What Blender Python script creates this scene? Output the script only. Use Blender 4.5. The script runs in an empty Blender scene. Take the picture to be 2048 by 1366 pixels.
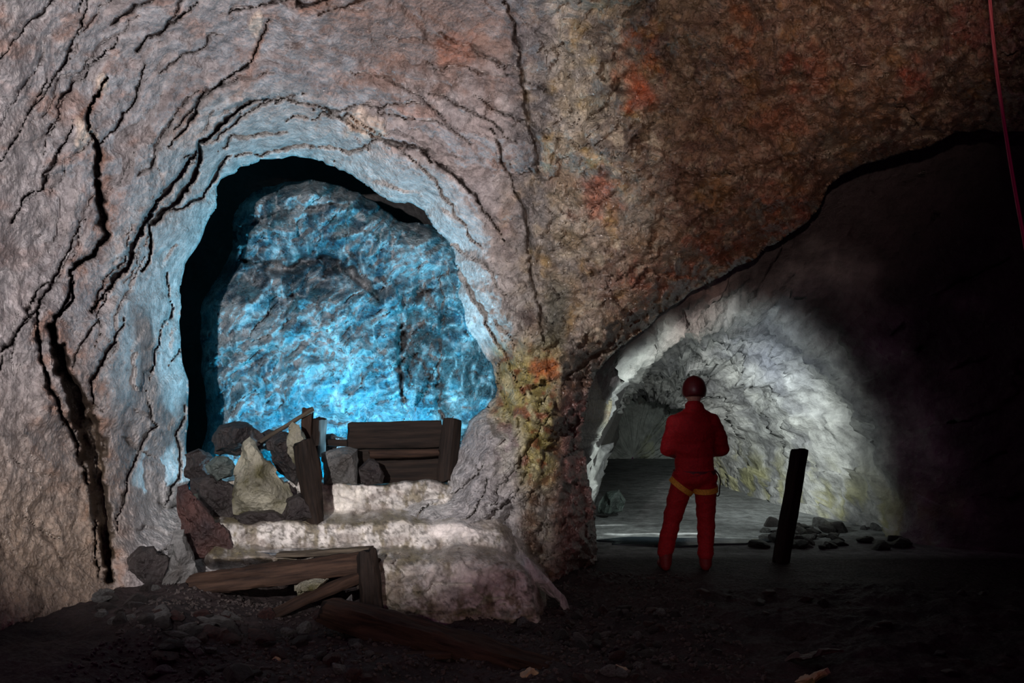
import bpy, bmesh, math, random
import numpy as np
from mathutils import Vector, Matrix, noise as mnoise

random.seed(7)
C = bpy.context.scene.collection
F = 2196.0; CX, CY = 1024.0, 683.0; CAMZ = 2.1

def at(px, py, D):
    return Vector(((px - CX) * D / F, D, CAMZ - (py - CY) * D / F))

# ------------------------------------------------------------------ numpy noise
def _hash(ix, iy, iz, s):
    h = (ix.astype(np.int64) * 374761393 + iy.astype(np.int64) * 668265263 + iz.astype(np.int64) * 2147483647 + s * 974634777) & 0xffffffff
    h = ((h ^ (h >> 13)) * 1274126177) & 0xffffffff
    h = ((h ^ (h >> 16)) * 2246822519) & 0xffffffff
    return (h ^ (h >> 15)) & 0xffffffff

def gnoise(x, y, z, seed=0):
    x0 = np.floor(x); y0 = np.floor(y); z0 = np.floor(z)
    fx, fy, fz = x - x0, y - y0, z - z0
    q = lambda t: t * t * t * (t * (t * 6 - 15) + 10)
    u, v, w = q(fx), q(fy), q(fz)
    out = 0
    for dx in (0, 1):
        for dy in (0, 1):
            for dz in (0, 1):
                h = _hash(x0 + dx, y0 + dy, z0 + dz, seed)
                gx = (h & 1023) / 511.5 - 1; gy = ((h >> 10) & 1023) / 511.5 - 1; gz = ((h >> 20) & 1023) / 511.5 - 1
                d = gx * (fx - dx) + gy * (fy - dy) + gz * (fz - dz)
                out = out + d * (u if dx else 1 - u) * (v if dy else 1 - v) * (w if dz else 1 - w)
    return out * 1.3

def fbm(x, y, z, o=5, seed=0, gain=.5):
    a, s = 1.0, 0
    for k in range(o):
        s = s + a * gnoise(x, y, z, seed + k * 17); a *= gain
        x, y, z = x * 2.03 + 3.1, y * 2.03 + 1.7, z * 2.03 + 5.3
    return s

def ridged(x, y, z, o=5, seed=0, gain=.5):
    a, s = 1.0, 0
    for k in range(o):
        n = 1 - np.abs(gnoise(x, y, z, seed + k * 17)) * 2.2
        s = s + a * n * np.abs(n); a *= gain
        x, y, z = x * 2.07 + 3.1, y * 2.07 + 1.7, z * 2.07 + 5.3
    return s * .5

def sstep(a, b, x):
    t = np.clip((x - a) / (b - a), 0, 1); return t * t * (3 - 2 * t)

def catmull(pts, n=4, closed=False):
    P = [np.array(p, float) for p in pts]; N = len(P); out = []
    rng = range(N if closed else N - 1)
    g = (lambda i: P[i % N]) if closed else (lambda i: P[max(0, min(N - 1, i))])
    for i in rng:
        a, b, c, d = g(i - 1), g(i), g(i + 1), g(i + 2)
        for k in range(n):
            t = k / n
            out.append(.5 * ((2 * b) + (-a + c) * t + (2 * a - 5 * b + 4 * c - d) * t * t + (-a + 3 * b - 3 * c + d) * t ** 3))
    if not closed: out.append(P[-1])
    return np.array(out)

def rough(poly, amp, seed, closed=True, n=6):
    """subdivide an outline and give it a rock-broken edge"""
    P = catmull(poly, n, closed)
    nx = gnoise(P[:, 0] / 45, P[:, 1] / 45, P[:, 0] * 0 + seed) + .7 * gnoise(P[:, 0] / 14, P[:, 1] / 14, P[:, 0] * 0 + seed + 9)
    ny = gnoise(P[:, 0] / 45, P[:, 1] / 45, P[:, 0] * 0 + seed + 31) + .7 * gnoise(P[:, 0] / 14, P[:, 1] / 14, P[:, 0] * 0 + seed + 49)
    Q = P.copy(); Q[:, 0] += nx * amp; Q[:, 1] += ny * amp
    return Q

def polydist(U, V, P, closed):
    """distance to polyline, nearest x, y and param"""
    best = np.full(U.shape, 1e9); nxx = np.zeros_like(U); nyy = np.zeros_like(U); par = np.zeros_like(U)
    n = len(P); m = n if closed else n - 1
    for i in range(m):
        a = P[i]; b = P[(i + 1) % n]; d = b - a; L = max(d @ d, 1e-9)
        t = np.clip(((U - a[0]) * d[0] + (V - a[1]) * d[1]) / L, 0, 1)
        qx = a[0] + t * d[0]; qy = a[1] + t * d[1]
        r = np.hypot(U - qx, V - qy); k = r < best
        best = np.where(k, r, best); nxx = np.where(k, qx, nxx); nyy = np.where(k, qy, nyy); par = np.where(k, (i + t) / m, par)
    return best, nxx, nyy, par

def inside(U, V, P):
    r = np.zeros(U.shape, bool); n = len(P); j = n - 1
    for i in range(n):
        xi, yi = P[i]; xj, yj = P[j]
        if yi != yj:
            k = ((yi > V) != (yj > V)) & (U < (xj - xi) * (V - yi) / (yj - yi) + xi)
            r ^= k
        j = i
    return r

def tps(ctrl):
    c = np.array(ctrl, float); X = c[:, :2] / 1000; n = len(X)
    def K(a, b):
        r2 = ((a[:, None, :] - b[None, :, :]) ** 2).sum(-1); return r2 * np.log(r2 + 1e-9)
    A = np.zeros((n + 3, n + 3)); A[:n, :n] = K(X, X) + np.eye(n) * 2e-3
    A[:n, n] = 1; A[:n, n + 1:] = X; A[n, :n] = 1; A[n + 1:, :n] = X.T
    w = np.linalg.solve(A, np.concatenate([c[:, 2], np.zeros(3)]))
    def f(U, V):
        Q = np.stack([U.ravel(), V.ravel()], 1) / 1000; out = np.zeros(len(Q))
        for s in range(0, len(Q), 40000):
            q = Q[s:s + 40000]; out[s:s + 40000] = K(q, X) @ w[:n] + w[n] + q @ w[n + 1:]
        return out.reshape(U.shape)
    return f

def facets(x, y, seed=0, tilt=1.0):
    """broken-rock noise: every cell is a small tilted plane; returns height and distance to the cell edge"""
    x0 = np.floor(x); y0 = np.floor(y); b1 = np.full(x.shape, 9.); b2 = np.full(x.shape, 9.); val = np.zeros_like(x)
    for dx in (-1, 0, 1):
        for dy in (-1, 0, 1):
            h = _hash(x0 + dx, y0 + dy, x0 * 0, seed)
            jx = x0 + dx + .5 + ((h & 1023) / 1023 - .5) * .9; jy = y0 + dy + .5 + (((h >> 10) & 1023) / 1023 - .5) * .9
            ex, ey = x - jx, y - jy; d = np.hypot(ex, ey)
            h2 = _hash(x0 + dx, y0 + dy, x0 * 0 + 5, seed + 3)
            v = ((h >> 20) & 1023) / 1023 - .5 + tilt * (ex * ((h2 & 1023) / 511.5 - 1) + ey * (((h2 >> 10) & 1023) / 511.5 - 1))
            k = d < b1
            b2 = np.where(k, b1, np.minimum(b2, d)); val = np.where(k, v, val); b1 = np.where(k, d, b1)
    return val, b2 - b1

def crackset(U, V, cracks, sharp=1.7):
    """depth of grooves (0..1) for a list of (points, width, depth)"""
    g = np.zeros_like(U)
    wx = gnoise(U / 34, V / 34, U * 0 + 77) * 9 + gnoise(U / 11, V / 11, U * 0 + 78) * 5
    wy = gnoise(U / 34, V / 34, U * 0 + 79) * 9 + gnoise(U / 11, V / 11, U * 0 + 80) * 5
    for pts, w, dep in cracks:
        P = np.array(pts, float)
        lo = P.min(0) - 60; hi = P.max(0) + 60
        k = np.nonzero((U > lo[0]) & (U < hi[0]) & (V > lo[1]) & (V < hi[1]))[0]
        if not len(k): continue
        u = U[k] + wx[k]; v = V[k] + wy[k]
        d, qx, qy, t = polydist(u, v, P, False)
        ww = w * (.3 + .7 * np.sin(np.clip(t, .03, .97) * math.pi)) * np.clip(1 + 1.1 * gnoise(U[k] / 28, V[k] / 28, U[k] * 0 + 5), .35, 2)
        g[k] = np.maximum(g[k], dep * np.clip(sharp * (1 - d / ww), 0, 1))
    return g

def ledges(U, V, cracks, reach=42):
    """slabs: the rock on one side of a crack stands proud and slopes back"""
    g = np.zeros_like(U)
    for pts, w, dep in cracks:
        P = np.array(pts, float); lo = P.min(0) - 80; hi = P.max(0) + 80
        k = np.nonzero((U > lo[0]) & (U < hi[0]) & (V > lo[1]) & (V < hi[1]))[0]
        if not len(k): continue
        d, qx, qy, t = polydist(U[k], V[k], P, False)
        side = ((U[k] - qx) + .5 * (V[k] - qy)) > 0
        g[k] += np.where(side, 1, -.4) * np.exp(-d / reach) * np.sin(np.clip(t, 0, 1) * math.pi) * min(dep, .2) * .38
    return g

# ------------------------------------------------------------------ materials
def nt(name):
    m = bpy.data.materials.new(name); m.use_nodes = True
    t = m.node_tree; b = t.nodes['Principled BSDF']; return m, t, b

def rockmat(name, attr=True, color=(.3, .27, .26), color2=(.12, .09, .08), rough_=(.28, .6), fine=55, bump=.5, dist=.012, vary=.55, spec=.5, coat=0.0):
    m, t, b = nt(name); N, L = t.nodes, t.links
    tc = N.new('ShaderNodeTexCoord')
    n1 = N.new('ShaderNodeTexNoise'); n1.inputs['Scale'].default_value = fine * .16; n1.inputs['Detail'].default_value = 8; n1.inputs['Roughness'].default_value = .65
    n2 = N.new('ShaderNodeTexNoise'); n2.inputs['Scale'].default_value = fine; n2.inputs['Detail'].default_value = 6; n2.inputs['Roughness'].default_value = .7
    vo = N.new('ShaderNodeTexVoronoi'); vo.inputs['Scale'].default_value = fine * .45; vo.feature = 'F1'
    for n in (n1, n2, vo): L.new(tc.outputs['Object'], n.inputs['Vector'])
    mx = N.new('ShaderNodeMix'); mx.data_type = 'RGBA'; mx.blend_type = 'MULTIPLY'; mx.inputs[0].default_value = 1
    if attr:
        a = N.new('ShaderNodeAttribute'); a.attribute_name = 'rockcol'; L.new(a.outputs['Color'], mx.inputs[6])
    else:
        cm = N.new('ShaderNodeMix'); cm.data_type = 'RGBA'; cm.inputs[6].default_value = (*color, 1); cm.inputs[7].default_value = (*color2, 1)
        rr = N.new('ShaderNodeMapRange'); rr.inputs[1].default_value = .4; rr.inputs[2].default_value = .65
        n3 = N.new('ShaderNodeTexNoise'); n3.inputs['Scale'].default_value = fine * .08; n3.inputs['Detail'].default_value = 5; L.new(tc.outputs['Object'], n3.inputs['Vector'])
        L.new(n3.outputs[0], rr.inputs[0]); L.new(rr.outputs[0], cm.inputs[0]); L.new(cm.outputs[2], mx.inputs[6])
    mr = N.new('ShaderNodeMapRange'); mr.inputs[1].default_value = .3; mr.inputs[2].default_value = .7; mr.inputs[3].default_value = 1 - vary; mr.inputs[4].default_value = 1 + vary * .7
    L.new(n1.outputs[0], mr.inputs[0]); L.new(mr.outputs[0], mx.inputs[7]); L.new(mx.outputs[2], b.inputs['Base Color'])
    r = N.new('ShaderNodeMapRange'); r.inputs[1].default_value = .35; r.inputs[2].default_value = .65; r.inputs[3].default_value = rough_[0]; r.inputs[4].default_value = rough_[1]
    L.new(n2.outputs[0], r.inputs[0]); L.new(r.outputs[0], b.inputs['Roughness'])
    ad = N.new('ShaderNodeMath'); ad.operation = 'ADD'; L.new(n1.outputs[0], ad.inputs[0])
    s2 = N.new('ShaderNodeMath'); s2.operation = 'MULTIPLY_ADD'; s2.inputs[1].default_value = .45; L.new(n2.outputs[0], s2.inputs[0])
    s3 = N.new('ShaderNodeMath'); s3.operation = 'MULTIPLY'; s3.inputs[1].default_value = .5; L.new(vo.outputs['Distance'], s3.inputs[0]); L.new(s3.outputs[0], s2.inputs[2])
    L.new(s2.outputs[0], ad.inputs[1])
    bp = N.new('ShaderNodeBump'); bp.inputs['Strength'].default_value = bump; bp.inputs['Distance'].default_value = dist
    L.new(ad.outputs[0], bp.inputs['Height']); L.new(bp.outputs[0], b.inputs['Normal'])
    b.inputs['Specular IOR Level'].default_value = spec; b.inputs['Coat Weight'].default_value = coat; b.inputs['Coat Roughness'].default_value = .2
    if coat:
        L.new(bp.outputs[0], b.inputs['Coat Normal'])
    return m

def plain(name, col, rough_=.6, metal=0, bump=0, scale=80, spec=.5, vary=.25):
    m, t, b = nt(name); N, L = t.nodes, t.links
    b.inputs['Roughness'].default_value = rough_; b.inputs['Metallic'].default_value = metal; b.inputs['Specular IOR Level'].default_value = spec
    tc = N.new('ShaderNodeTexCoord'); n = N.new('ShaderNodeTexNoise'); n.inputs['Scale'].default_value = scale; n.inputs['Detail'].default_value = 5
    L.new(tc.outputs['Object'], n.inputs['Vector'])
    cr = N.new('ShaderNodeValToRGB'); cr.color_ramp.elements[0].position = .3; cr.color_ramp.elements[1].position = .7
    cr.color_ramp.elements[0].color = (*[c * (1 - vary) for c in col], 1); cr.color_ramp.elements[1].color = (*[min(1, c * (1 + vary)) for c in col], 1)
    L.new(n.outputs[0], cr.inputs[0]); L.new(cr.outputs[0], b.inputs['Base Color'])
    if bump:
        bp = N.new('ShaderNodeBump'); bp.inputs['Strength'].default_value = bump; bp.inputs['Distance'].default_value = .01
        L.new(n.outputs[0], bp.inputs['Height']); L.new(bp.outputs[0], b.inputs['Normal'])
    return m

def woodmat(name, c1, c2, rough_=.55):
    m, t, b = nt(name); N, L = t.nodes, t.links
    tc = N.new('ShaderNodeTexCoord'); mp = N.new('ShaderNodeMapping'); mp.inputs['Scale'].default_value = (2.2, 34, 34)
    L.new(tc.outputs['Object'], mp.inputs[0])
    n = N.new('ShaderNodeTexNoise'); n.inputs['Scale'].default_value = 1; n.inputs['Detail'].default_value = 7; n.inputs['Roughness'].default_value = .65
    L.new(mp.outputs[0], n.inputs['Vector'])
    cr = N.new('ShaderNodeValToRGB'); cr.color_ramp.elements[0].position = .35; cr.color_ramp.elements[1].position = .68
    cr.color_ramp.elements[0].color = (*c1, 1); cr.color_ramp.elements[1].color = (*c2, 1)
    L.new(n.outputs[0], cr.inputs[0]); L.new(cr.outputs[0], b.inputs['Base Color']); b.inputs['Roughness'].default_value = .8; b.inputs['Specular IOR Level'].default_value = .2
    bp = N.new('ShaderNodeBump'); bp.inputs['Strength'].default_value = .6; bp.inputs['Distance'].default_value = .008
    L.new(n.outputs[0], bp.inputs['Height']); L.new(bp.outputs[0], b.inputs['Normal'])
    return m

M = {}
M['wall'] = rockmat('wet_cave_rock', rough_=(.08, .55), fine=66, bump=1.0, dist=.03, vary=.65, spec=.95)
M['blue_lit'] = rockmat('blue_lit_rock', rough_=(.08, .42), fine=34, bump=1.0, dist=.05, vary=.6, spec=.9)
M['tunnel'] = rockmat('tunnel_rock', rough_=(.3, .6), fine=26, bump=.8, dist=.045, vary=.5, spec=.5)
M['terrace'] = rockmat('calcite_terrace_rock', rough_=(.16, .5), fine=50, bump=.8, dist=.025, vary=.5, spec=.6)
M['floor'] = rockmat('cave_floor_rock', rough_=(.5, .9), fine=45, bump=.9, dist=.03, vary=.5, spec=.25)
M['chamber'] = rockmat('unlit_chamber_rock', attr=False, color=(.05, .045, .045), color2=(.02, .018, .02), fine=20)  # shade of the unlit chamber put into a near-black colour
ST = lambda n, a, b, **k: rockmat(n, attr=False, color=a, color2=b, **{**dict(fine=55, bump=.9, dist=.03, vary=.6), **k})
M['st_pale'] = ST('pale_olive_stone', (.40, .39, .30), (.07, .065, .025), coat=.3)
M['st_grey'] = ST('grey_stone', (.20, .205, .20), (.07, .065, .06))
M['st_dark'] = ST('dark_stone', (.045, .038, .036), (.018, .013, .013))
M['st_red'] = ST('reddish_brown_stone', (.085, .038, .032), (.028, .015, .016))
M['st_gold_lit'] = ST('golden_lit_stone', (.75, .6, .36), (.30, .18, .06), coat=.4)  # warm light on these stones put into a bright golden colour
M['st_green'] = ST('green_grey_stone', (.15, .2, .18), (.06, .075, .07))
M['wood'] = woodmat('wet_dark_timber', (.008, .006, .005), (.030, .020, .015))
M['wood2'] = woodmat('weathered_grey_timber', (.03, .024, .018), (.11, .09, .065))
M['wood3'] = woodmat('brown_timber', (.014, .008, .006), (.06, .034, .022))

# ------------------------------------------------------------------ object helpers
def tag(o, label=None, cat=None, group=None, kind=None):
    if label: o['label'] = label
    if cat: o['category'] = cat
    if group: o['group'] = group
    if kind: o['kind'] = kind
    return o

def mesh_obj(name, V, Fc, mat, parent=None, smooth=True, cols=None):
    me = bpy.data.meshes.new(name)
    if isinstance(Fc, np.ndarray):
        nf, k = Fc.shape
        me.vertices.add(len(V)); me.vertices.foreach_set('co', np.asarray(V, np.float32).ravel())
        me.loops.add(nf * k); me.loops.foreach_set('vertex_index', Fc.astype(np.int32).ravel())
        me.polygons.add(nf); me.polygons.foreach_set('loop_start', np.arange(0, nf * k, k, dtype=np.int32))
        me.update(calc_edges=True); me.validate()
    else:
        me.from_pydata([tuple(v) for v in V], [], Fc)
    if smooth: me.polygons.foreach_set('use_smooth', [True] * len(me.polygons))
    if cols is not None:
        ca = me.color_attributes.new('rockcol', 'FLOAT_COLOR', 'POINT')
        c4 = np.ones((len(V), 4), np.float32); c4[:, :3] = cols; ca.data.foreach_set('color', c4.ravel())
    me.materials.append(mat)
    o = bpy.data.objects.new(name, me); C.objects.link(o)
    if parent: o.parent = parent
    return o

def boundary_skirt(V, Fc, cols, keepfn, rings, fn):
    """extrude boundary edges selected by keepfn through `rings` new rows; fn(P0, k) -> positions"""
    e = np.concatenate([Fc[:, [0, 1]], Fc[:, [1, 2]], Fc[:, [2, 3]], Fc[:, [3, 0]]])
    key = np.sort(e, 1); kk = key[:, 0] * (len(V) + 1) + key[:, 1]
    _, idx, cnt = np.unique(kk, return_index=True, return_counts=True)
    be = e[idx[cnt == 1]]
    be = be[keepfn(V[be].mean(1))]
    vs = np.unique(be); mp = -np.ones(len(V), np.int64)
    allV = [V]; allF = [Fc]; allC = [cols]; prev = np.arange(len(V)); base = len(V)
    pv = vs.copy()
    lut = {int(v): i for i, v in enumerate(vs)}
    bi = np.array([[lut[int(a)], lut[int(b)]] for a, b in be])
    for k in range(1, rings + 1):
        nv = fn(V[vs], k); new = np.arange(base, base + len(vs))
        allV.append(nv); allC.append(cols[vs] * (.55 if k > 1 else .8))
        allF.append(np.stack([pv[bi[:, 1]], pv[bi[:, 0]], new[bi[:, 0]], new[bi[:, 1]]], 1))
        pv = new; base += len(vs)
    return np.concatenate(allV), np.concatenate(allF), np.concatenate(allC)

def grid_sheet(u0, u1, v0, v1, step, cut, snapdist):
    """pixel-spaced grid; cut(U,V) -> signed distance (positive = keep) + nearest point"""
    us = np.arange(u0, u1 + step, step); vs = np.arange(v0, v1 + step, step)
    U, Vv = np.meshgrid(us, vs)
    s, nx, ny = cut(U, Vv)
    near = np.abs(s) < snapdist
    keepv = (s > 0) | near
    U2 = np.where(near, nx, U); V2 = np.where(near, ny, Vv)
    H, W = U.shape
    idx = np.arange(H * W).reshape(H, W)
    q = np.stack([idx[:-1, :-1], idx[1:, :-1], idx[1:, 1:], idx[:-1, 1:]], -1).reshape(-1, 4)
    kv = keepv.ravel(); sr = s.ravel()
    ok = kv[q].all(1) & (sr[q].max(1) > 0)
    q = q[ok]
    used = np.unique(q); remap = -np.ones(H * W, np.int64); remap[used] = np.arange(len(used))
    return U2.ravel()[used], V2.ravel()[used], np.where(near, 0, s).ravel()[used], remap[q]

def cols_mix(c, mask, col):
    return c + (np.array(col)[None, :] - c) * np.clip(mask, 0, 1)[:, None]

def blob(U, V, x, y, rx, ry, seed=0, soft=.5):
    r = np.hypot((U - x) / rx, (V - y) / ry) + .6 * fbm(U / 40, V / 40, U * 0 + seed, 5, 0, .62)
    return 1 - sstep(1 - soft, 1 + soft * .4, r)

# ------------------------------------------------------------------ outlines (rock edges of the openings)
ARCH = [(372, 1010), (384, 940), (372, 890), (378, 800), (360, 690), (362, 610), (362, 560), (390, 495), (430, 415), (440, 370), (455, 350), (490, 332),
        (540, 318), (585, 313), (625, 316), (660, 333), (715, 358), (760, 390), (795, 402), (840, 420), (870, 455), (900, 490), (918, 545), (922, 610),
        (938, 655), (962, 700), (985, 735), (992, 790), (965, 815), (935, 850), (915, 900), (895, 945), (880, 985), (700, 1000), (500, 1010)]
arch = rough(ARCH, 7, 3)
OVER = [(2700, 60), (2350, 200), (2180, 240), (2048, 262), (1960, 262), (1900, 272), (1840, 300), (1780, 312), (1700, 340), (1655, 378), (1625, 430), (1560, 480), (1490, 525), (1430, 560),
        (1375, 590), (1310, 640), (1250, 690), (1210, 725), (1188, 765), (1172, 820), (1166, 870), (1170, 925), (1180, 975), (1190, 1010), (1190, 1060), (1192, 1110), (1196, 1180), (1215, 1260), (1235, 1340), (1250, 1600)]
ov = rough(OVER, 8, 11, closed=False)
over = np.concatenate([ov, np.array([(1300, 1750), (2900, 1750), (2900, 60)], float)])

def cut_front(U, V):
    d1, x1, y1, _ = polydist(U, V, arch, True); s1 = np.where(inside(U, V, arch), -d1, d1)
    d2, x2, y2, _ = polydist(U, V, ov, False); s2 = np.where(inside(U, V, over), -d2, d2)
    k = s1 < s2
    return np.where(k, s1, s2), np.where(k, x1, x2), np.where(k, y1, y2)

# ------------------------------------------------------------------ wall_left : the big rock face with the arch
depth_front = tps([
    (-350, -300, 5.0), (-350, 300, 5.6), (-350, 800, 5.9), (-350, 1500, 5.8), (0, -300, 6.3), (0, 0, 7.0), (0, 400, 7.4), (0, 800, 7.4), (0, 1300, 7.1), (0, 1550, 7.0),
    (200, 0, 7.7), (200, 400, 8.3), (200, 800, 8.4), (200, 1200, 8.2), (330, 1100, 8.6), (400, -250, 6.9), (400, 0, 8.0), (420, 200, 8.8), (300, 600, 8.9), (280, 900, 8.9),
    (700, -300, 6.9), (700, 0, 8.1), (700, 200, 9.0), (950, 0, 8.5), (1000, -300, 7.0), (900, 300, 9.1), (1000, 550, 9.3), (1040, 800, 9.3), (1030, 1000, 9.2), (1040, 1300, 9.0), (700, 1300, 8.9), (600, 1600, 8.8),
    (1060, 100, 8.75), (1060, 350, 9.2), (1110, 0, 8.3), (1120, 300, 8.8), (1120, 600, 9.35), (1110, 850, 9.4), (1160, 900, 9.9), (1150, 1100, 9.8), (1190, 1300, 9.9),
    (1300, -300, 6.6), (1300, 0, 7.7), (1280, 300, 8.4), (1250, 550, 9.2), (1600, -300, 5.9), (1600, 0, 6.9), (1560, 250, 7.8), (1450, 450, 8.7),
    (1900, -300, 5.3), (1900, 0, 6.2), (1880, 200, 6.9), (2150, -300, 4.8), (2150, 150, 6.2), (2450, 0, 5.2), (2700, -200, 4.6)])

CR = [
    ([(215, 150), (190, 200), (172, 240), (198, 300), (195, 380), (203, 440), (212, 470), (190, 505), (140, 545), (145, 600), (100, 650)], 11, .22),
    ([(100, 650), (122, 720), (160, 830), (182, 880), (195, 960), (208, 1050), (218, 1160)], 42, .42),
    ([(80, 600), (75, 680), (100, 780), (150, 880), (185, 1000), (195, 1150)], 9, .16),
    ([(500, 203), (455, 235), (400, 290), (395, 335), (370, 380), (340, 415), (298, 455), (302, 500), (288, 545)], 12, .26),
    ([(410, 180), (390, 225), (340, 300)], 7, .13),
    ([(400, 285), (365, 345), (310, 410), (275, 470), (258, 520), (215, 580), (180, 625)], 10, .2),
    ([(540, 40), (500, 125), (420, 180), (380, 225), (340, 265)], 6, .1),
    ([(500, 203), (570, 196), (650, 218), (720, 262), (790, 285), (850, 305), (920, 360), (970, 420), (1010, 480)], 8, .16),
    ([(452, 310), (432, 345), (405, 395), (340, 425)], 9, .15),
    ([(452, 312), (520, 308), (590, 290), (670, 296), (735, 300), (760, 268), (700, 235), (620, 222)], 7, .13),
    ([(250, 640), (215, 700), (185, 760), (188, 840)], 7, .12),
    ([(330, 540), (345, 620), (310, 700), (300, 760)], 5, .1),
    ([(150, 560), (120, 620), (95, 665)], 7, .15),
    ([(290, 130), (265, 210), (200, 290)], 5, .09),
    ([(170, 440), (125, 520), (80, 610), (20, 690)], 5, .09),
    ([(60, 230), (120, 140), (160, 60), (180, -20)], 5, .08),
    ([(0, 330), (60, 230), (90, 160)], 5, .08),
    ([(560, -20), (610, 14), (680, -10)], 9, .2),
    ([(885, 480), (915, 540), (950, 590), (975, 650), (1015, 720), (1050, 790)], 7, .13),
    ([(790, 290), (850, 340), (900, 400), (930, 460), (960, 500)], 5, .1),
    ([(700, 140), (780, 160), (860, 210), (940, 290)], 5, .08),
    ([(1010, 0), (1040, 90), (1045, 180), (1065, 260), (1075, 340)], 10, .16),
    ([(985, 260), (1010, 340), (1050, 420), (1060, 520), (1075, 600), (1090, 690)], 8, .14),
    ([(1130, 760), (1180, 715), (1240, 690)], 8, .15),
    ([(370, 810), (355, 870), (360, 940), (330, 1010)], 8, .14),
    ([(290, 780), (310, 850), (280, 900), (250, 960), (235, 1060)], 7, .12),
    ([(1230, 560), (1330, 500), (1420, 420), (1500, 360)], 8, .13),
    ([(1150, 240), (1250, 230), (1380, 200), (1500, 190)], 7, .1),
    ([(1330, 330), (1430, 350), (1560, 330), (1680, 300)], 7, .1),
    ([(1100, 500), (1180, 470), (1250, 480)], 6, .09),
]

rc_ = random.Random(5); AUTO = []
for _ in range(95):
    x_, y_ = rc_.uniform(-60, 1000), rc_.uniform(-60, 1200); L_ = rc_.randint(4, 11); pp_ = [(x_, y_)]
    for _k in range(L_):
        vx, vy = x_ - 700, y_ - 800; r_ = math.hypot(vx, vy) + 1
        tx, ty = -vy / r_, vx / r_
        if tx < 0: tx, ty = -tx, -ty
        if x_ < 420: tx, ty = tx * .6 + .2, ty * .6 - .45
        an_ = rc_.uniform(-.5, .5); tx, ty = tx * math.cos(an_) - ty * math.sin(an_), tx * math.sin(an_) + ty * math.cos(an_)
        st_ = rc_.uniform(18, 40); x_ += tx * st_; y_ += ty * st_; pp_.append((x_, y_))
    AUTO.append((pp_, rc_.uniform(2.6, 5.2), rc_.uniform(.04, .12)))
CR = [(p, w * .62, d * 1.1) for p, w, d in CR]
U, V, S, Fq = grid_sheet(-300, 2500, -280, 1560, 3.2, cut_front, 2.0)
print('front verts', len(U))
dA, ax, ay, _ = polydist(U, V, arch, True)
dB, bx, by, bt = polydist(U, V, ov, False)
D = depth_front(U, V)
leftness = 1 - sstep(480, 900, U)
flw = 80 + 50 * leftness + 40 * sstep(700, 1000, V) * leftness
fl = np.clip(1 - dA / flw, 0, 1)
D += (.62 + .3 * leftness) * fl ** 1.4
ub = np.clip(1 - dB / (70 + 60 * sstep(1200, 1500, U)), 0, 1)
D += np.where(V < 760, .95, .5) * ub ** 1.7
# foliation follows the arch; blocky ground to the right
wx = fbm(U / 160, V / 160, U * 0 + 1, 3) * 50; wy = fbm(U / 160, V / 160, U * 0 + 2, 3) * 50
ang = np.arctan2(V - 700, U - 650)
lay = dA + wx * .9 + 35 * gnoise(U / 90, V / 90, U * 0 + 3)
foli = ridged(lay / 62, ang * 2.2 + wy / 160, U * 0 + .5, 4, 21)
diag = ridged((U * .75 - V * .66 + wx) / 120, (U * .66 + V * .75 + wy) / 300, U * 0, 4, 44)
right = sstep(960, 1150, U + .12 * V - 30)
lump = fbm((U + wx) / 120, (V + wy) / 120, U * 0, 5, 60)
lump2 = ridged((U * .8 + V * .6 + wx) / 85, (V * .8 - U * .6 + wy) / 50, U * 0, 4, 80, .6)
fine = fbm(U / 16, V / 16, U * 0, 4, 90, .6)
strat = ridged((U * .75 + V * .66 + wx * .5) / 26, (V * .75 - U * .66) / 90, U * 0, 3, 91)
w2x = wx * .35 + fbm(U / 28, V / 28, U * 0 + 12, 3) * 9; w2y = wy * .35 + fbm(U / 28, V / 28, U * 0 + 13, 3) * 9
qa = (U * .72 - V * .69 + w2x); qb = (U * .69 + V * .72 + w2y)       # across / along the grain on the right
f1, e1 = facets((U + w2x * 2) / 120, (V + w2y * 2) / 85, 900); f2, e2 = facets(qa / 44 , qb / 26, 910); f3, e3 = facets(qa / 17, qb / 12, 920, 1.3)
lA, eA = facets((lay + w2x) / 52, ang * 2.6 + w2y / 90, 930); lB, eB = facets((lay + w2x * .8) / 20, ang * 5.5 + w2y / 40, 940)
lC, eC = facets((lay + w2x * .5) / 8, ang * 13 + w2y / 20, 950)
lines = np.clip(foli - .62, 0, 1) ** 1.2
low = sstep(850, 1050, V) * (1 - right)
disp = (1 - right) * (-.05 * lA - .017 * lB - .007 * lC + .07 * lines + .006 * strat) + right * (-.21 * f1 - .13 * f2 - .05 * f3 + .03 * np.clip(.12 - e2, 0, .12) / .12) - (.13 - .05 * (1 - right)) * lump - (.003 + .014 * right + .01 * low) * fbm(U / 12, V / 12, U * 0, 3, 90, .6)
g = np.maximum(crackset(U, V, CR), crackset(U, V, AUTO))
D = D + ledges(U, V, CR[:16] + AUTO[:50])
damp = 1 - .5 * np.exp(-dA / 12)
D = D + disp * damp + g * 1.25
# --- colour: mineral stains, plus shade painted into cracks and the pillar flank
base = np.array([.37, .345, .35])
col = np.tile(base, (len(U), 1))
n1 = fbm(U / 130, V / 130, U * 0, 4, 200); n2 = fbm(U / 45, V / 45, U * 0, 4, 230); n3 = fbm(lay / 30, ang * 4, U * 0, 4, 240)
col = cols_mix(col, sstep(-.1, .5, n1) * .5, (.30, .25, .235))
col = cols_mix(col, sstep(.1, .5, n3) * .6, (.20, .17, .17))
col = cols_mix(col, sstep(.25, .6, n2) * .5, (.48, .44, .43))
col = cols_mix(col, sstep(.1, .45, fbm(U / 90, V / 60, U * 0, 4, 260)) * (1 - right) * .5 * (1 - sstep(300, 700, V)), (.38, .21, .15))
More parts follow.
